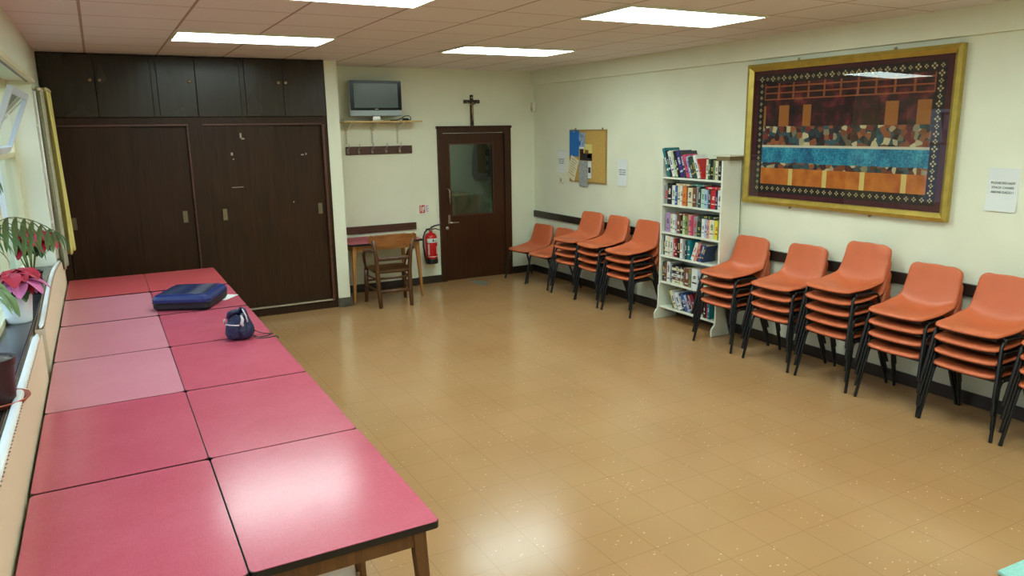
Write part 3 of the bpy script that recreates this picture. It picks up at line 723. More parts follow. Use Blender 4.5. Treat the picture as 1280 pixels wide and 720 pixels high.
fs += [(0, 1, 2, 3), (n*4+3, n*4+2, n*4+1, n*4)]
b.add(vs, fs); b.build('crest_rail', Mch2, t, .005)
b = MB(); pts = [(-.195+.39*i/8, -.222-.018*math.sin(math.pi*i/8), .575) for i in range(9)]; b.tube(pts, .024, 8, flat=None)
b.v = [(x, (y+.22)*.45-.22, z) for x, y, z in b.v]; b.build('back_slat', Mch, t, smooth=True)

# ------------------------------------------------------------------ fire extinguisher, sign
t = thing('fire_extinguisher', 'red fire extinguisher with black hose hung on the wall beside the door', 'fire extinguisher', (3.735, YF-.105, .29))
Mr = mat('extinguisher_red', (196, 24, 28), rough=.25)
b = MB(); b.lathe([(.076, .055), (.080, .06), (.080, .33), (.076, .36), (.060, .39), (.034, .405), (.022, .41), (.022, .43)], 28); b.build('cylinder', Mr, t, smooth=True)
b = MB(); b.lathe([(.078, 0), (.084, .005), (.084, .065), (.081, .07)], 28); b.build('foot_ring', M_black, t, smooth=False)
def wrap(b, r, a0, a1, z0, z1, m=None, n=12):
    vs = []; 
    for i in range(n+1):
        a = R(a0+(a1-a0)*i/n); vs += [(r*math.cos(a), r*math.sin(a), z0), (r*math.cos(a), r*math.sin(a), z1)]
    b.add(vs, [(i*2, i*2+2, i*2+3, i*2+1) for i in range(n)], m)
b = MB(); wrap(b, .0812, 210, 330, .285, .34); b.build('label_band', M_paper, t, smooth=True)
b = MB(); wrap(b, .0812, 300, 328, .13, .235); wrap(b, .0811, 215, 330, .095, .103); wrap(b, .0811, 215, 232, .12, .27)
b.build('instruction_label', mat('label_pink', (226, 190, 184), rough=.5), t, smooth=True)
b = MB(); wrap(b, .0816, 262, 275, .298, .328); wrap(b, .0816, 280, 312, .30, .308); b.build('emblem', M_black, t)
b = MB(); b.lathe([(.018, .43), (.024, .435), (.024, .46), (.012, .47)], 14); b.build('valve', M_brass, t)
b = MB(); b.box(-.018, .018, -.07, -.0, .452, .466, T=Matrix.Rotation(R(70), 4, 'Z') @ Matrix.Rotation(R(-8), 4, 'X')); b.tube([(0, 0, .475), (.05, -.02, .498), (.13, -.04, .515)], [.012, .011, .009], 8); b.tube([(0, 0, .455), (.06, -.02, .46), (.12, -.035, .44)], [.009, .008, .006], 8); b.build('lever', M_black, t)
b = MB(); b.tube([(0, -.0, .45), (-.05, -.02, .458), (-.10, -.04, .43), (-.125, -.04, .36), (-.125, -.035, .25), (-.11, -.03, .15), (-.09, -.028, .07), (-.092, -.03, .045)], [.009]*6+[.011, .012], 10); b.build('hose', M_black, t, smooth=True)
bx('wall_bracket', -.03, .03, .079, .1045, .30, .38, M_metal, t)
t = thing('safety_sign', 'small red and white fire equipment sign above the fire extinguisher', 'sign', (3.705, YF, 1.005))
bx('plate', -.075, .062, -.004, -.0006, -.055, .055, M_paper, t)
Mrs = mat('sign_red', (196, 60, 34), rough=.5)
b = MB(); b.box(-.073, -.0, -.0048, -.0041, -.052, .052); b.build('red_field', Mrs, t)
b = MB(); b.box(-.060, -.046, -.0054, -.0049, -.03, .02); b.lathe([(.006, 0), (.006, .03)], 8, T=Matrix.Translation((-.053, -.005, .02))); b.box(-.035, -.022, -.0054, -.0049, -.04, .03); b.box(-.018, -.008, -.0054, -.0049, -.01, .035); b.build('pictogram', M_paper, t)
b = MB()
for k in range(5): b.box(.008, .055-(k % 2)*.012, -.0048, -.0041, .036-k*.018, .042-k*.018)
b.build('small_print', Mrs, t)
t = thing('wall_cable', 'thin pale cable looping down beside the door frame', 'cable', (3.895, YF-.006, 0))
b = MB(); b.tube([(.01, 0, 1.16), (-.012, 0, 1.10), (-.022, 0, 1.0), (-.014, 0, .92), (.008, 0, .87)], .003, 6); b.build('cable', M_plastic, t, smooth=True)

# ------------------------------------------------------------------ right wall: sensor, notices, cork board
t = thing('motion_sensor', 'small white alarm sensor high in the far corner', 'sensor', (XR-.03, 9.13, 2.25))
b = MB(); b.box(-.03, .029, -.028, .035, 0, .125); b.build('housing', M_plastic, t, .01)
bx('lens', -.034, -.0302, -.018, .024, .02, .06, mat('lens_plastic', (200, 200, 186), rough=.2), t)
def notice(name, label, y, z, w, h, lines, size, cat='notice', m=M_paper, zl=None, curl=True):
    t = thing(name, label, cat, (XR-.001, y, z))
    b = MB(); n = 8; vs = []; fs = []
    for i in range(n+1):
        f = i/n; x = -.0015-(.012*max(0, .35-f)**1.5*4 if curl else 0)
        for sy in (-1, 1): vs += [(x, sy*w/2, -h/2+h*f), (x+.0008, sy*w/2, -h/2+h*f)]
    for i in range(n):
        a = i*4; fs += [(a, a+4, a+6, a+2), (a+1, a+3, a+7, a+5), (a, a+1, a+5, a+4), (a+2, a+6, a+7, a+3)]
    fs += [(0, 2, 3, 1), (n*4, n*4+1, n*4+3, n*4+2)]
    b.add(vs, fs); b.build('sheet', m, t)
    zz = zl if zl is not None else h*.12
    for s in lines:
        text(s, size, M_ink, t, (-.0032, 0, zz), ROT_E); zz -= size*1.45
    return t
notice('paper_notice', 'white paper notice about stacking chairs, on the wall past the framed picture', 2.868, 1.565, .205, .293, ['PLEASE DO NOT', 'STACK CHAIRS', 'ABOVE DADO !'], .0215, zl=.045)
notice('paper_notice', 'white paper notice between the cork board and the bookcase', 7.13, 1.50, .19, .31, ['PLEASE DO NOT', 'STACK CHAIRS', 'ABOVE DADO'], .018, zl=.03)
notice('paper_notice', 'white paper notice nearest the corner, beyond the cork board', 8.46, 1.59, .19, .29, ['PLEASE DO NOT', 'STACK CHAIRS', 'ABOVE DADO'], .018, zl=.03)
t = thing('wall_switch', 'small cream wall switch below the notice nearest the corner', 'switch', (XR-.0006, 8.46, 1.345))
bx('plate', -.012, 0, -.04, .04, -.04, .04, M_plastic, t, .003); bx('rocker', -.016, -.0122, -.012, .012, -.02, .02, mat('grey_rocker', (160, 158, 136), rough=.5), t)
t = thing('notice_board', 'cork notice board with a thin wooden edge beside the blue poster', 'notice board', (XR-.0006, 0, 0))
bx('cork', -.014, 0, 7.455, 8.225, 1.36, 1.985, mat('cork', (196, 160, 86), rough=.9, noise=(60, .12)), t)
b = MB(); Mbf = wood_mat('board_edge_wood', (150, 120, 64), (172, 140, 80))
b.box(-.020, 0, 7.44, 7.455, 1.345, 2.0); b.box(-.020, 0, 8.225, 8.24, 1.345, 2.0); b.box(-.02, 0, 7.455, 8.225, 1.345, 1.36); b.box(-.02, 0, 7.455, 8.225, 1.985, 2.0); b.build('frame', Mbf, t)
for y in (7.53, 8.12): bx('hanger', -.012, -.0, y-.01, y+.01, 2.0, 2.02, M_brass, t)
def pinned(name, label, cat, y0, y1, z0, z1, m, x=-.022, rot=0, extra=None):
    t = thing(name, label, cat, (XR+x, (y0+y1)/2, (z0+z1)/2)); t.rotation_euler = (R(rot), 0, 0)
    w, h = (y1-y0)/2, (z1-z0)/2
    bx('sheet', -.0012, 0, -w, w, -h, h, m, t)
    b = MB(); b.lathe([(.006, 0), (.007, .006), (.003, .01)], 8, T=Matrix.Translation((-.0012, 0, h*.9)) @ Matrix.Rotation(R(-90), 4, 'Y')); b.build('pin', M_metal, t)
    if extra: extra(t, w, h)
    return t
def blocks(name, items):
    def f(t, w, h):
        mats = {}
        for (a0, a1, c0, c1, m) in items: mats.setdefault(m, []).append((a0, a1, c0, c1))
        for m, L in mats.items():
            b = MB()
            for (a0, a1, c0, c1) in L: b.box(-.0022, -.0013, w-a1*2*w, w-a0*2*w, h-c1*2*h, h-c0*2*h)
            b.build(name, m, t)
    return f
Mblue = mat('poster_blue', (26, 108, 184), rough=.55); Mdk = mat('poster_dark', (44, 34, 34), rough=.6); Mye = mat('poster_yellow', (222, 206, 120), rough=.6); Mgy = mat('print_grey', (150, 156, 156), rough=.8, noise=(70, .45)); Mlb = mat('poster_pale_blue', (140, 164, 196), rough=.6, noise=(24, .5)); Mbr = mat('print_brown', (130, 96, 50), rough=.6)
pinned('poster', 'plain bright blue poster on the corner side of the cork board', 'poster', 8.02, 8.235, 1.665, 1.99, Mblue)
pinned('poster', 'pale blue patterned leaflet at the top of the cork board', 'leaflet', 7.89, 8.018, 1.765, 1.965, Mlb, -.0205, extra=blocks('print', [(.05, .95, .9, 1, M_paper), (.0, .3, .55, .8, Mblue)]))
pinned('poster', 'dark poster with a pale yellow top in the middle of the cork board', 'poster', 7.73, 8.0, 1.62, 1.82, Mye, -.0175, extra=blocks('print', [(0, 1, .55, 1, Mdk), (.4, .7, .35, .6, Mbr), (.62, .95, .62, .85, Mgy), (0, .3, .3, .6, Mdk)]))
pinned('leaflet', 'grey printed sheet hanging below the cork board edge', 'leaflet', 7.82, 8.01, 1.295, 1.615, Mgy, -.0225)
pinned('leaflet', 'narrow cream leaflet with a dark picture beside the grey sheet', 'leaflet', 7.74, 7.815, 1.40, 1.612, M_paper, -.0215, extra=blocks('print', [(.1, .8, .35, .68, Mdk)]))
pinned('leaflet', 'tilted cream sheet of writing below the blue poster', 'leaflet', 8.06, 8.25, 1.37, 1.66, mat('cream_paper', (224, 216, 180), rough=.7), -.0235, rot=22,
       extra=blocks('handwriting', [(.15, .85-.1*(k % 3), .12+k*.11, .135+k*.11, M_ink) for k in range(7)]))

# ------------------------------------------------------------------ framed tapestry
t = thing('framed_picture', 'large gold framed tapestry in maroon, teal and orange behind glass', 'picture', (XR-.0015, 4.205, 1.309))
W, H = 1.985, 1.252
b = MB(); fw = .062
def framepiece(b, y0, z0, y1, z1, x0, x1):
    b.prism([(x1, y0, z0), (x1, y1, z0), (x1, y1, z1), (x1, y0, z1)], (x0-x1, 0, 0))
def mitre(b, o, i, x0, x1):   # o,i half-sizes outer/inner
    vs = []
    for (hw, z0, z1), x in (((o[0]), x0[0]), ((i[0]), x0[1]), ((i[0]), x1), ((o[0]), x1)):
        vs += [(x, -hw, z0), (x, hw, z0), (x, hw, z1), (x, -hw, z1)]
    fs = []
    for r_ in range(4):
        q = (r_+1) % 4
        for k in range(4): fs.append((r_*4+k, r_*4+(k+1) % 4, q*4+(k+1) % 4, q*4+k))
    b.add(vs, fs)
mitre(b, [(W/2, 0, H)], [(W/2-fw*.45, fw*.45, H-fw*.45)], (-.045, -.055), 0)
mitre(b, [(W/2-fw*.45, fw*.45, H-fw*.45)], [(W/2-fw, fw, H-fw)], (-.052, -.026), -.001)
b.build('frame', M_gold, t)
bx('backing', -.012, -.002, -W/2+.05, W/2-.05, .05, H-.05, mat('maroon_velvet', (72, 22, 30), rough=.85), t)
gl_ = bx('glass', -.0375, -.0355, -W/2+fw*.9, W/2-fw*.9, fw*.9, H-fw*.9, M_picglass, t); gl_.rotation_euler = (0, R(.85), 0)   # the pane leans back a little in its rebate
# woven panel: abstract colour fields, no figures
mt = mat('tapestry_weave', (90, 40, 30), rough=.8)
nt, N, M = nodes_of(mt); bs = nt.nodes['Principled BSDF']
tc = N('TexCoord'); sp = N('SeparateXYZ'); nt.links.new(tc.outputs['Object'], sp.inputs[0]); py, pz = sp.outputs[1], sp.outputs[2]
ns = N('TexNoise'); ns.inputs['Scale'].default_value = 9; ns.inputs['Detail'].default_value = 6; nt.links.new(tc.outputs['Object'], ns.inputs['Vector'])
fine = N('TexNoise'); fine.inputs['Scale'].default_value = 60; fine.inputs['Detail'].default_value = 3; nt.links.new(tc.outputs['Object'], fine.inputs['Vector'])
def ramp(fac, stops):
    r_ = N('ValToRGB'); cr = r_.color_ramp
    while len(cr.elements) < len(stops): cr.elements.new(.5)
    for e, (p_, c_) in zip(cr.elements, stops): e.position = p_; e.color = lin(c_)
    nt.links.new(fac, r_.inputs[0]); return r_.outputs[0]
dark = ramp(ns.outputs['Fac'], [(.3, (28, 12, 10)), (.5, (52, 20, 16)), (.62, (96, 26, 34)), (.75, (130, 66, 34))])
vo = N('TexVoronoi'); vo.inputs['Scale'].default_value = 22; nt.links.new(tc.outputs['Object'], vo.inputs['Vector']); scv = N('SeparateColor'); nt.links.new(vo.outputs['Color'], scv.inputs[0])
mott = ramp(scv.outputs[0], [(0, (36, 20, 16)), (.25, (52, 86, 92)), (.42, (40, 22, 18)), (.55, (150, 90, 50)), (.7, (110, 34, 34)), (.82, (30, 24, 22)), (.93, (196, 182, 140))])
for e in ():
    pass
teal = ramp(M('ADD', M('MULTIPLY', ns.outputs['Fac'], .55), M('MULTIPLY', fine.outputs['Fac'], .45)), [(.35, (14, 70, 110)), (.5, (30, 120, 150)), (.65, (70, 168, 186))])
org = ramp(ns.outputs['Fac'], [(.3, (170, 86, 22)), (.7, (208, 124, 40))])
stripe = M('MULTIPLY', grid_line(M, py, .1, .36, .022), 1)
org = mixc(nt, N, stripe, org, lin((214, 190, 110)))
c = mixc(nt, N, M('LESS_THAN', pz, .70), dark, mott)
gridm = M('MAXIMUM', grid_line(M, py, .0, .16, .010), grid_line(M, pz, .0, .055, .006))
c = mixc(nt, N, M('MULTIPLY', M('MULTIPLY', gridm, M('GREATER_THAN', pz, .93)), .75), c, lin((164, 92, 48)))
pan = M('MULTIPLY', grid_line(M, py, .05, .26, .055), M('MULTIPLY', M('GREATER_THAN', pz, .70), M('LESS_THAN', pz, .88)))
c = mixc(nt, N, M('MULTIPLY', pan, M('GREATER_THAN', M('ABSOLUTE', py), .28)), c, lin((158, 98, 38)))
c = mixc(nt, N, M('LESS_THAN', pz, .535), c, lin((200, 196, 170)))
c = mixc(nt, N, M('LESS_THAN', pz, .515), c, teal)
c = mixc(nt, N, M('LESS_THAN', M('ADD', pz, M('MULTIPLY', ns.outputs['Fac'], .03)), .395), c, mott)
c = mixc(nt, N, M('LESS_THAN', pz, .33), c, org)
nt.links.new(c, bs.inputs['Base Color'])
pw = .80
bx('woven_panel', -.0150, -.0122, -pw, pw, .185, 1.075, mt, t)
# border band with little gold crosses
b = MB(); z0, z1 = .105, 1.155; y_ = .875
b.box(-.0145, -.0121, -y_, y_, z0, .185); b.box(-.0145, -.0121, -y_, y_, 1.075, z1); b.box(-.0145, -.0121, -y_, -pw, .185, 1.075); b.box(-.0145, -.0121, pw, y_, .185, 1.075)
b.build('border', mat('border_black', (30, 22, 18), rough=.8), t)
b = MB(); Mgd = mat('gold_thread', (196, 180, 130), rough=.6)
def motif(y, z, s):
    for dy, dz in ((s, 0), (-s, 0), (0, s), (0, -s)):
        q = s*.62; b.prism([(-.0145, y+dy-q, z+dz), (-.0145, y+dy, z+dz-q), (-.0145, y+dy+q, z+dz), (-.0145, y+dy, z+dz+q)][::-1], (-.0008, 0, 0))
for k in range(28): 
    y = -.84+k*1.68/27
    motif(y, .145, .012); motif(y, 1.115, .016 if k % 2 else .011)
for k in range(17):
    z = .20+k*.86/16; motif(-.8375, z, .012 if k % 2 else .016); motif(.8375, z, .010)
b.build('border_motifs', Mgd, t)
for y, z in ((-.45, H+.012), (.45, H+.012), (-.35, -.012), (.45, -.012)): 
    b = MB(); b.lathe([(.012, 0), (.012, .008), (.004, .012)], 10, T=Matrix.Translation((-.001, y, z)) @ Matrix.Rotation(R(-90), 4, 'Y')); b.build('mirror_clip', M_brass, t)

# ------------------------------------------------------------------ bookcase and books
BX, BY0, BY1 = 5.115, 5.225, 6.105
t = thing('bookcase', 'tall white painted bookcase full of books against the wall', 'bookcase', (BX, 0, 0))
D = XR-.03-BX-.003
def side(y0):
    # profile in x,z with flared foot
    P = [(.0, 1.70), (D, 1.70), (D, .0005), (-.055, .0005), (-.058, .06), (-.045, .085), (-.02, .11), (-.012, .15), (-.012, .36), (0, .37)]
    b = MB(); b.prism([(x, y0, z) for x, z in P], (0, .022, 0)); return b.build('side_panel', M_white, t, .003)
side(BY0); side(BY1-.022)
SZ = [1.495, 1.215, .925, .675, .395, .125]
for z in SZ: bx('shelf', .002, D-.008, BY0+.022, BY1-.022, z, z+.02, M_white, t, .002)
bx('back_panel', D-.008, D, BY0+.022, BY1-.022, .125, 1.56, M_white, t)
YL, YR = BY1-.024, BY0+.024
_bm = {}
def bookmat(c):
    if c not in _bm: _bm[c] = mat('book_cover_%02x%02x%02x' % c, c, rough=.45, noise=(40, .08))
    return _bm[c]
M_pages = mat('book_pages', (214, 204, 176), rough=.9)
CN = {'teal': (24, 120, 128), 'black': (26, 24, 28), 'white': (222, 224, 220), 'pale green': (196, 212, 160), 'purple': (58, 44, 122), 'pink': (206, 70, 110), 'pale blue': (164, 190, 208), 'charcoal': (54, 58, 62), 'red': (184, 34, 42), 'green': (44, 84, 56), 'cream': (220, 212, 180), 'orange': (206, 126, 60), 'brown': (118, 74, 48), 'grey': (142, 146, 146), 'mint': (174, 208, 190), 'lilac': (168, 140, 182), 'olive': (132, 140, 86), 'salmon': (214, 148, 136), 'yellow': (222, 208, 40), 'blue': (50, 92, 158), 'navy': (34, 44, 84), 'maroon': (112, 26, 44), 'dark green': (30, 56, 44)}
ORD = ['first', 'second', 'third', 'fourth', 'fifth', 'sixth', 'seventh', 'eighth', 'ninth', 'tenth', 'eleventh', 'twelfth', 'thirteenth', 'fourteenth', 'fifteenth', 'sixteenth', 'seventeenth', 'eighteenth', 'nineteenth']
SN = ['top shelf', 'second shelf down', 'third shelf down', 'fourth shelf down', 'fifth shelf down', 'bottom shelf']
def book_mesh(w, h, d, c, seed):
    """upright book: spine toward -x, thickness along y (0..w), z 0..h, x 0..d"""
    r = random.Random(seed); cm = bookmat(c); b = MB(); tc_ = .0025
    b.box(0, tc_, 0, w, 0, h, cm); b.box(tc_, d, 0, tc_, 0, h, cm); b.box(tc_, d, w-tc_, w, 0, h, cm)
    b.box(tc_, d-.005, tc_, w-tc_, .003, h-.003, M_pages)
    light = sum(c) > 330
    pal = [(200, 40, 50), (30, 60, 120), (40, 40, 44), (60, 120, 80)] if light else [(228, 224, 210), (216, 190, 90), (200, 210, 220)]
    k = bookmat(pal[r.randrange(len(pal))])
    z = h*r.uniform(.12, .3); w0 = w*.2
    b.box(-.0006, 0, w*.12, w*.88, z, z+h*r.uniform(.03, .08), k)
    z = h*r.uniform(.42, .5)
    for q in range(r.randrange(3, 6)):
        L = h*r.uniform(.03, .07); b.box(-.0006, 0, w*r.uniform(.2, .35), w*r.uniform(.6, .8), z, z+L, k); z += L+h*.015
    return b
def book(cn, w, h, d, yL, z, lean, idx, shelf, seed, extra='', setback=None):
    """yL: far-side (larger y) bottom corner; lean>0: top tilts toward larger y"""
    b = book_mesh(w, h, d, CN[cn], seed)
    sb = setback if setback is not None else .012+rnd.uniform(0, .02)
    o = b.build('book')
    th = R(lean)
    if th >= 0:   # pivots on its far bottom corner
        o.location = (BX+sb, yL-w*math.cos(th), z+w*math.sin(th)+.0008) if False else (BX+sb, yL-w/math.cos(th), z+.0008)
        # rotate about x so that +z leans to +y : negative angle
        o.rotation_euler = (-th, 0, 0)
        o.location.z = z+.0008+w*math.sin(th)
        o.location.y = yL-w*math.cos(th)
    else:
        o.location = (BX+sb, yL-w*math.cos(th)-0.0, z+.0008); o.rotation_euler = (-th, 0, 0)
    num = idx
    tag(o, label='%s book, %s from corner side on bookcase %s%s' % (cn, ORD[num], SN[shelf], extra), cat='book', group='books on the bookcase '+SN[shelf])
    return o
def run(shelf, items, y0=None, lean=0, start=0, seed=0, fill=False):
    y = YL if y0 is None else y0; z = SZ[shelf]+.02
    if fill:
        k = (y-YR-.004-.0015*len(items))/sum(q[1] for q in items); items = [(c_, w_*k, h_, d_) for c_, w_, h_, d_ in items]
    th = abs(R(lean))
    if lean > 0: y = y-0  # top leans toward far side; needs clearance of h*sin
    for i, (cn, w, h, d) in enumerate(items):
        book(cn, w, h, d, y, z, lean, start+i, shelf, seed*100+i)
        y -= w/math.cos(th)+.0015
    return y
# top shelf: leaning toward the corner side (their tops stand above the case)
L1 = [('teal', .030, .30, .20), ('black', .024, .275, .18), ('white', .036, .27, .16), ('pale green', .034, .265, .16), ('black', .024, .275, .17), ('purple', .046, .27, .17), ('charcoal', .030, .27, .20), ('pink', .034, .235, .16),
      ('pale blue', .032, .22, .15), ('charcoal', .036, .215, .15), ('green', .022, .21, .14), ('white', .030, .235, .15), ('red', .018, .20, .14)]
L1 = [(c_, w*1.13, h, d) for c_, w, h, d in L1]
y = run(0, L1, y0=YL-.066, lean=21, seed=1)
yy = y-.045
for i, (cn, w, h, d) in enumerate([('cream', .030, .19, .14), ('green', .026, .195, .14), ('black', .034, .19, .14), ('olive', .03, .185, .14), ('cream', .03, .18, .14), ('black', .03, .18, .14)]):
    if yy-w < YR: break
    book(cn, w, h, d, yy, SZ[0]+.02, 0, len(L1)+i, 0, 150+i); yy -= w+.002
L2 = [('grey', .045, .185, .15), ('black', .046, .215, .15), ('white', .034, .195, .14), ('blue', .022, .19, .14), ('cream', .030, .20, .14), ('white', .028, .20, .14), ('orange', .046, .195, .14), ('charcoal', .018, .19, .13), ('cream', .046, .185, .13),
      ('brown', .034, .19, .13), ('grey', .026, .205, .14), ('charcoal', .024, .19, .14), ('mint', .036, .185, .13), ('pale blue', .034, .18, .13), ('charcoal', .022, .185, .13), ('red', .050, .18, .14), ('navy', .016, .175, .13), ('white', .040, .185, .13)]
y2 = run(1, L2, seed=2, fill=True)
L3 = [('lilac', .052, .20, .14), ('cream', .028, .19, .13), ('white', .028, .19, .13), ('pale blue', .024, .185, .13), ('brown', .038, .19, .13), ('black', .022, .175, .13), ('pale green', .034, .19, .13), ('olive', .038, .19, .13), ('salmon', .034, .205, .13), ('pink', .022, .20, .13),
      ('grey', .042, .195, .13), ('dark green', .044, .15, .13), ('white', .036, .185, .13), ('pale blue', .030, .19, .13), ('salmon', .028, .18, .13), ('cream', .054, .185, .13), ('yellow', .040, .18, .13), ('olive', .018, .19, .13)]
y3 = run(2, L3, y0=YL-.045, seed=3, fill=True)
L4 = [('charcoal', .026, .20, .14), ('white', .040, .21, .15), ('cream', .042, .205, .15), ('white', .036, .20, .14), ('red', .034, .19, .14), ('maroon', .034, .18, .14), ('black', .032, .19, .14), ('white', .034, .20, .14), ('grey', .044, .20, .14), ('charcoal', .026, .19, .14), ('teal', .042, .205, .14)]
y4 = run(3, L4, y0=YL-.02, seed=4)
y4 -= .01
for i, (cn, w, h, d) in enumerate([('white', .040, .19, .14), ('salmon', .028, .19, .14), ('maroon', .024, .18, .14), ('blue', .034, .185, .14), ('navy', .034, .18, .14)]):
    th = R(20); book(cn, w, h, d, y4, SZ[3]+.02, -20, len(L4)+i, 3, 450+i); y4 -= w/math.cos(th)+.0015
L5 = [('charcoal', .034, .205, .14), ('brown', .024, .20, .14), ('white', .05, .215, .15), ('grey', .028, .20, .14)]
y5 = run(4, L5, y0=YL-.01, seed=5)
def flat_book(cn, w, h, d, x, y, z, rz, label, seed, grp):
    b = book_mesh(w, h, d, CN[cn], seed)
    b.v = [(x_, z_-h/2, w-y_) for x_, y_, z_ in b.v]; b.f = [f[::-1] for f in b.f] if False else b.f
    o = b.build('book'); o.location = (x, y, z+.0006); o.rotation_euler = (0, 0, R(rz)); return tag(o, label, 'book', grp)
z5 = SZ[4]+.02; zz = z5
for i, (cn, w) in enumerate([('cream', .036), ('brown', .034), ('white', .03), ('charcoal', .036), ('cream', .026), ('black', .022)]):
    flat_book(cn, w, .17, .14, BX+.02+.006*(i % 2), y5-.10+.004*(i % 3), zz, rnd.uniform(-3, 3), '%s book lying flat, %s up in the pile on the fifth shelf' % (cn, ORD[i]), 500+i, 'books lying in a pile on the fifth shelf down'); zz += w+.0008
y5b = y5-.205
for i, (cn, w, h) in enumerate([('brown', .07, .19), ('olive', .03, .18), ('white', .085, .20), ('pale blue', .04, .20), ('grey', .035, .19), ('cream', .05, .2), ('charcoal', .05, .19)]):
    book(cn, w, h, .14, y5b, z5, 0, len(L5)+i, 4, 560+i); y5b -= w+.002
L6 = [('olive', .026, .20, .14), ('cream', .042, .195, .14), ('pale blue', .030, .19, .14), ('white', .044, .185, .14), ('black', .022, .19, .14), ('blue', .040, .19, .14), ('pale blue', .034, .185, .14), ('navy', .036, .20, .14), ('salmon', .020, .20, .14), ('maroon', .044, .21, .14)]
y6 = run(5, L6, y0=YL-.185, lean=27, seed=6)
yq = y6-.075
for i, (cn, w, h) in enumerate([('black', .030, .17), ('pink', .026, .17), ('teal', .026, .16)]):
    if yq-w < YR: break
    book(cn, w, h, .13, yq, SZ[5]+.02, 0, len(L6)+i, 5, 660+i); yq -= w+.002
# books lying on top of the rows
def on_top(cn, w, L, d, yc, zt, shelf, what, rz=0, n=0):
    b = book_mesh(w, L, d, CN[cn], 800+int(yc*100)+shelf)
    b.v = [(x_, z_-L/2, w-y_) for x_, y_, z_ in b.v]; o = b.build('book'); o.location = (BX+.022, yc, zt+.001); o.rotation_euler = (0, 0, R(rz))
    tag(o, '%s book lying flat across books on the %s, %s' % (cn, SN[shelf], what), 'book', 'books lying across the rows')
on_top('cream', .018, .19, .12, 5.82, SZ[1]+.02+.2155, 1, 'near its middle', 2) if False else None
zt2 = SZ[1]+.02
on_top('cream', .016, .19, .12, 5.80, zt2+.2005, 1, 'nearer the corner end')
on_top('teal', .020, .12, .12, 5.58, zt2+.2055, 1, 'near the middle')
on_top('red', .026, .17, .13, 5.385, zt2+.1855, 1, 'at the picture end')
zt3 = SZ[2]+.02
on_top('brown', .018, .19, .12, 5.80, zt3+.1905, 2, 'nearer the corner end')
on_top('dark green', .026, .20, .13, 5.45, zt3+.1905, 2, 'at the picture end')
# small framed picture leaning on the bottom shelf
t = thing('photo_frame', 'small brown framed picture standing on the bottom shelf of the bookcase', 'picture frame', (BX+.20, YL-.085, SZ[5]+.021)); t.rotation_euler = (0, R(8), 0)
b = MB(); b.box(-.012, 0, -.07, .07, 0, .018); b.box(-.012, 0, -.07, .07, .162, .18); b.box(-.012, 0, -.07, -.052, .018, .162); b.box(-.012, 0, .052, .07, .018, .162); b.build('frame', Mbf, t)
bx('print', -.008, -.002, -.052, .052, .018, .162, mat('sepia_print', (120, 96, 70), rough=.6, noise=(30, .5)), t)
# box file on top of the side panel
t = thing('box_file', 'beige box file lying on top of the bookcase end panel', 'box file', (BX+.04, BY0+.07, 1.7008), R(4))
b = MB(); b.box(0, .20, -.105, .06, 0, .035); b.build('box', mat('tan_board', (120, 104, 66), rough=.7), t, .002)
b = MB(); b.box(-.004, .205, -.11, .10, .0355, .048); b.build('lid', M_plastic, t, .002)

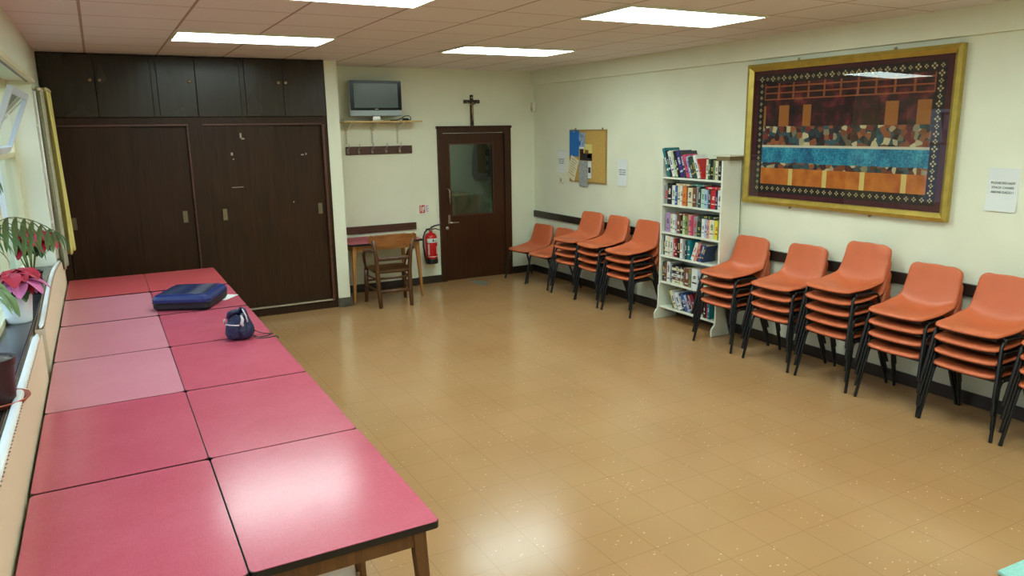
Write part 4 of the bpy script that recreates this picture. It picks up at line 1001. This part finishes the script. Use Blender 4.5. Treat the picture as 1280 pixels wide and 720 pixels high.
# ------------------------------------------------------------------ orange stacking chairs
def make_chair():
    t = bpy.data.objects.new('stacking_chair', None); COL.objects.link(t); t.empty_display_size = .05
    prof = [(-.217, .407, .160), (-.216, .416, .182), (-.207, .425, .197), (-.185, .430, .206), (-.15, .431, .211), (-.09, .427, .214), (-.03, .421, .216), (.03, .418, .215), (.08, .421, .213), (.12, .430, .210), (.148, .446, .207), (.166, .470, .205),
            (.180, .505, .204), (.193, .55, .203), (.206, .60, .201), (.217, .645, .197), (.226, .685, .197), (.231, .708, .189), (.234, .722, .176), (.2355, .730, .156), (.236, .734, .128)]
    nu = 16; nv = len(prof)-1; G = []
    for j, (x, z, w) in enumerate(prof):
        f = j/nv; row = []
        seatc = math.exp(-((f-.43)/.15)**2); backc = max(0, min(1, (f-.5)/.2))
        for i in range(nu+1):
            u = -1+2*i/nu; c4 = abs(u)**3.5
            dish = .006*(1-u*u)*(1 if f < .5 else 0)
            row.append(Vector((x+.016*c4*backc-.008*(1-u*u)*0, w*(u if abs(u) < 1 else u), z+.044*c4*seatc-dish)))
        G.append(row)
    vs = [tuple(p) for row in G for p in row]; fs = []
    n1 = nu+1
    for j in range(nv):
        for i in range(nu): a = j*n1+i; fs.append((a, a+1, a+n1+1, a+n1))
    def normal(j, i):
        a = G[min(j+1, nv)][i]-G[max(j-1, 0)][i]; c_ = G[j][min(i+1, nu)]-G[j][max(i-1, 0)]
        return c_.cross(a).normalized() if False else a.cross(c_).normalized()
    loop = [(0, i) for i in range(nu+1)]+[(j, nu) for j in range(1, nv+1)]+[(nv, i) for i in range(nu-1, -1, -1)]+[(j, 0) for j in range(nv-1, 0, -1)]
    cen = Vector((0, 0, .5)); base = len(vs)
    for j, i in loop:
        nrm = normal(j, i)
        if j < 11 and nrm.z < 0: nrm = -nrm
        if j >= 11 and nrm.x > 0: nrm = -nrm
        out = Vector((0, math.copysign(1, i-nu/2) if i in (0, nu) else 0, 0))
        s_ = .034 if j > 12 else (.022+.003*max(0, j-8) if j > 8 else .019)
        vs.append(tuple(G[j][i]-nrm*s_+out*.003+(Vector((-.003, 0, 0)) if j == 0 else Vector((0, 0, .0)))))
    m = len(loop)
    for k in range(m):
        j, i = loop[k]; j2, i2 = loop[(k+1) % m]
        fs.append((j*n1+i, base+k, base+(k+1) % m, j2*n1+i2))
    b = MB(); b.add(vs, fs); o = b.build('seat_shell', M_orange, t, smooth=True)
    md = o.modifiers.new('s', 'SOLIDIFY'); md.thickness = .004; md.offset = -1
    o.modifiers.new('sub', 'SUBSURF').levels = 1; o.modifiers['sub'].render_levels = 1
    r = .0118; zt = .388
    for sy in (-1, 1):
        yt, yb = sy*.217, sy*.243
        b = MB(); b.tube([(-.236, yb, .0006), (-.2345, yb, .010), (-.168, yt+sy*.001, zt-.045), (-.158, yt, zt-.018), (-.138, yt, zt-.003)], [r, r, r, r, r], 10); b.build('leg', M_tube, t, smooth=True)
        b = MB(); b.tube([(.238, yb, .0006), (.238, yb, .010), (.122, yt+sy*.001, zt-.045), (.108, yt, zt-.018), (.09, yt, zt-.003)], [r, r, r, r, r], 10); b.build('leg', M_tube, t, smooth=True)
        b = MB(); b.tube([(-.138, yt, zt-.003), (-.12, yt, zt), (.07, yt, zt), (.09, yt, zt-.003)], r, 10); b.build('side_rail', M_tube, t, smooth=True)
    bx('gap_shade_block', -.175, .105, -.188, .188, .378, .402, M_black, t, .006)  # black block under the seat, standing in for shade in the stack gaps
    for x in (-.10, .07):
        b = MB(); b.tube([(x, -.217, zt), (x, .217, zt)], .0085, 8); b.build('crossbar', M_tube, t, smooth=True)
    return t
chair = make_chair(); first = True
def put(x, y, z, rz, label, group):
    global first
    c = chair if first else copy_tree(chair); first = False
    c.location = (x, y, z); c.rotation_euler = (0, 0, R(rz)); tag(c, label, 'chair', group); return c
put(5.03, 8.72, 0, 9, 'single orange plastic chair in the corner beside the door', 'single orange chairs')
put(5.045, 8.20, 0, 6, 'single orange plastic chair between the corner chair and the first stack', 'single orange chairs')
stacks = [(7.57, 4, 'the stack nearest the two single chairs', 5), (7.06, 4, 'the middle stack between door and bookcase', -1), (6.49, 4, 'the stack touching the bookcase, door side', 3),
          (4.98, 4, 'the stack partly in front of the bookcase', 0), (4.345, 4, 'the stack between bookcase and tallest stack', 1), (3.77, 5, 'the tallest stack, under the gold picture', -1),
          (3.205, 4, 'the stack between tallest stack and notice', 1), (2.70, 4, 'the stack below the stacking notice', 0), (2.15, 4, 'the stack cut off by the photo edge', -1)]
LV = {4: ['bottom', 'second from bottom', 'second from top', 'top'], 5: ['bottom', 'second from bottom', 'middle', 'second from top', 'top']}
for y, n, where, rz in stacks:
    for k in range(n):
        x = 5.062-.009*k
        put(x, y+rnd.uniform(-.002, .002), .091*k, rz, 'orange chair, %s of %s' % (LV[n][k], where), 'orange chairs in '+where)

# ------------------------------------------------------------------ world, camera, colour
w = bpy.data.worlds.new('world'); SC.world = w; w.use_nodes = True
nt = w.node_tree; bg = nt.nodes['Background']
tc = nt.nodes.new('ShaderNodeTexCoord'); sp = nt.nodes.new('ShaderNodeSeparateXYZ'); nt.links.new(tc.outputs['Generated'], sp.inputs[0])
rg = nt.nodes.new('ShaderNodeMapRange'); rg.inputs['From Min'].default_value = 0; rg.inputs['From Max'].default_value = .8; rg.inputs['To Min'].default_value = 1.1; rg.inputs['To Max'].default_value = 3.6
nt.links.new(sp.outputs[2], rg.inputs['Value']); nt.links.new(rg.outputs[0], bg.inputs[1])     # overcast sky, brighter overhead
bg.inputs[0].default_value = (.66, .80, 1.0, 1)
struct(bx('ground_outside', -12, -.72, -12, 22, -.6, -.5, mat('outside_grass', (96, 112, 70), rough=.9, noise=(2, .2))))

cam = bpy.data.cameras.new('camera'); pl = bpy.data.lights.new('window_portal', 'AREA'); pl.shape = 'RECTANGLE'; pl.size = 1.46; pl.size_y = 7.8; pl.cycles.is_portal = True
po = bpy.data.objects.new('window_portal', pl); po.location = (-.69, 3.35, 1.69); po.rotation_euler = (0, R(-90), 0); COL.objects.link(po)
co = bpy.data.objects.new('camera', cam); COL.objects.link(co)
F, P_, Y_, RL, HC = 929.94, 12.0656, 28.5799, -.8677, 2.0212
a, bb_, r = R(P_), R(Y_), R(RL)
fw_ = Vector((math.sin(bb_)*math.cos(a), math.cos(bb_)*math.cos(a), -math.sin(a))); rt = Vector((math.cos(bb_), -math.sin(bb_), 0)); up_ = rt.cross(fw_)
r2 = rt*math.cos(r)+up_*math.sin(r); u2 = -rt*math.sin(r)+up_*math.cos(r)
m3 = Matrix((r2, u2, -fw_)).transposed(); co.matrix_world = Matrix.Translation((0, 0, HC)) @ m3.to_4x4()
cam.sensor_width = 36; cam.lens = F/1280*36; cam.clip_start = .05; cam.clip_end = 100
SC.camera = co
SC.view_settings.view_transform = 'Standard'; SC.view_settings.look = 'None'; SC.view_settings.gamma = 1; SC.view_settings.use_curve_mapping = False
SC.view_settings.exposure = .2
SC.cycles.use_denoising = True; SC.cycles.sampling_pattern = 'TABULATED_SOBOL'; SC.cycles.denoising_prefilter = 'ACCURATE'; SC.cycles.denoising_input_passes = 'RGB_ALBEDO_NORMAL'
SC.cycles.use_adaptive_sampling = False; SC.cycles.sample_clamp_indirect = 4; SC.cycles.caustics_reflective = False; SC.cycles.caustics_refractive = False; SC.cycles.blur_glossy = .5
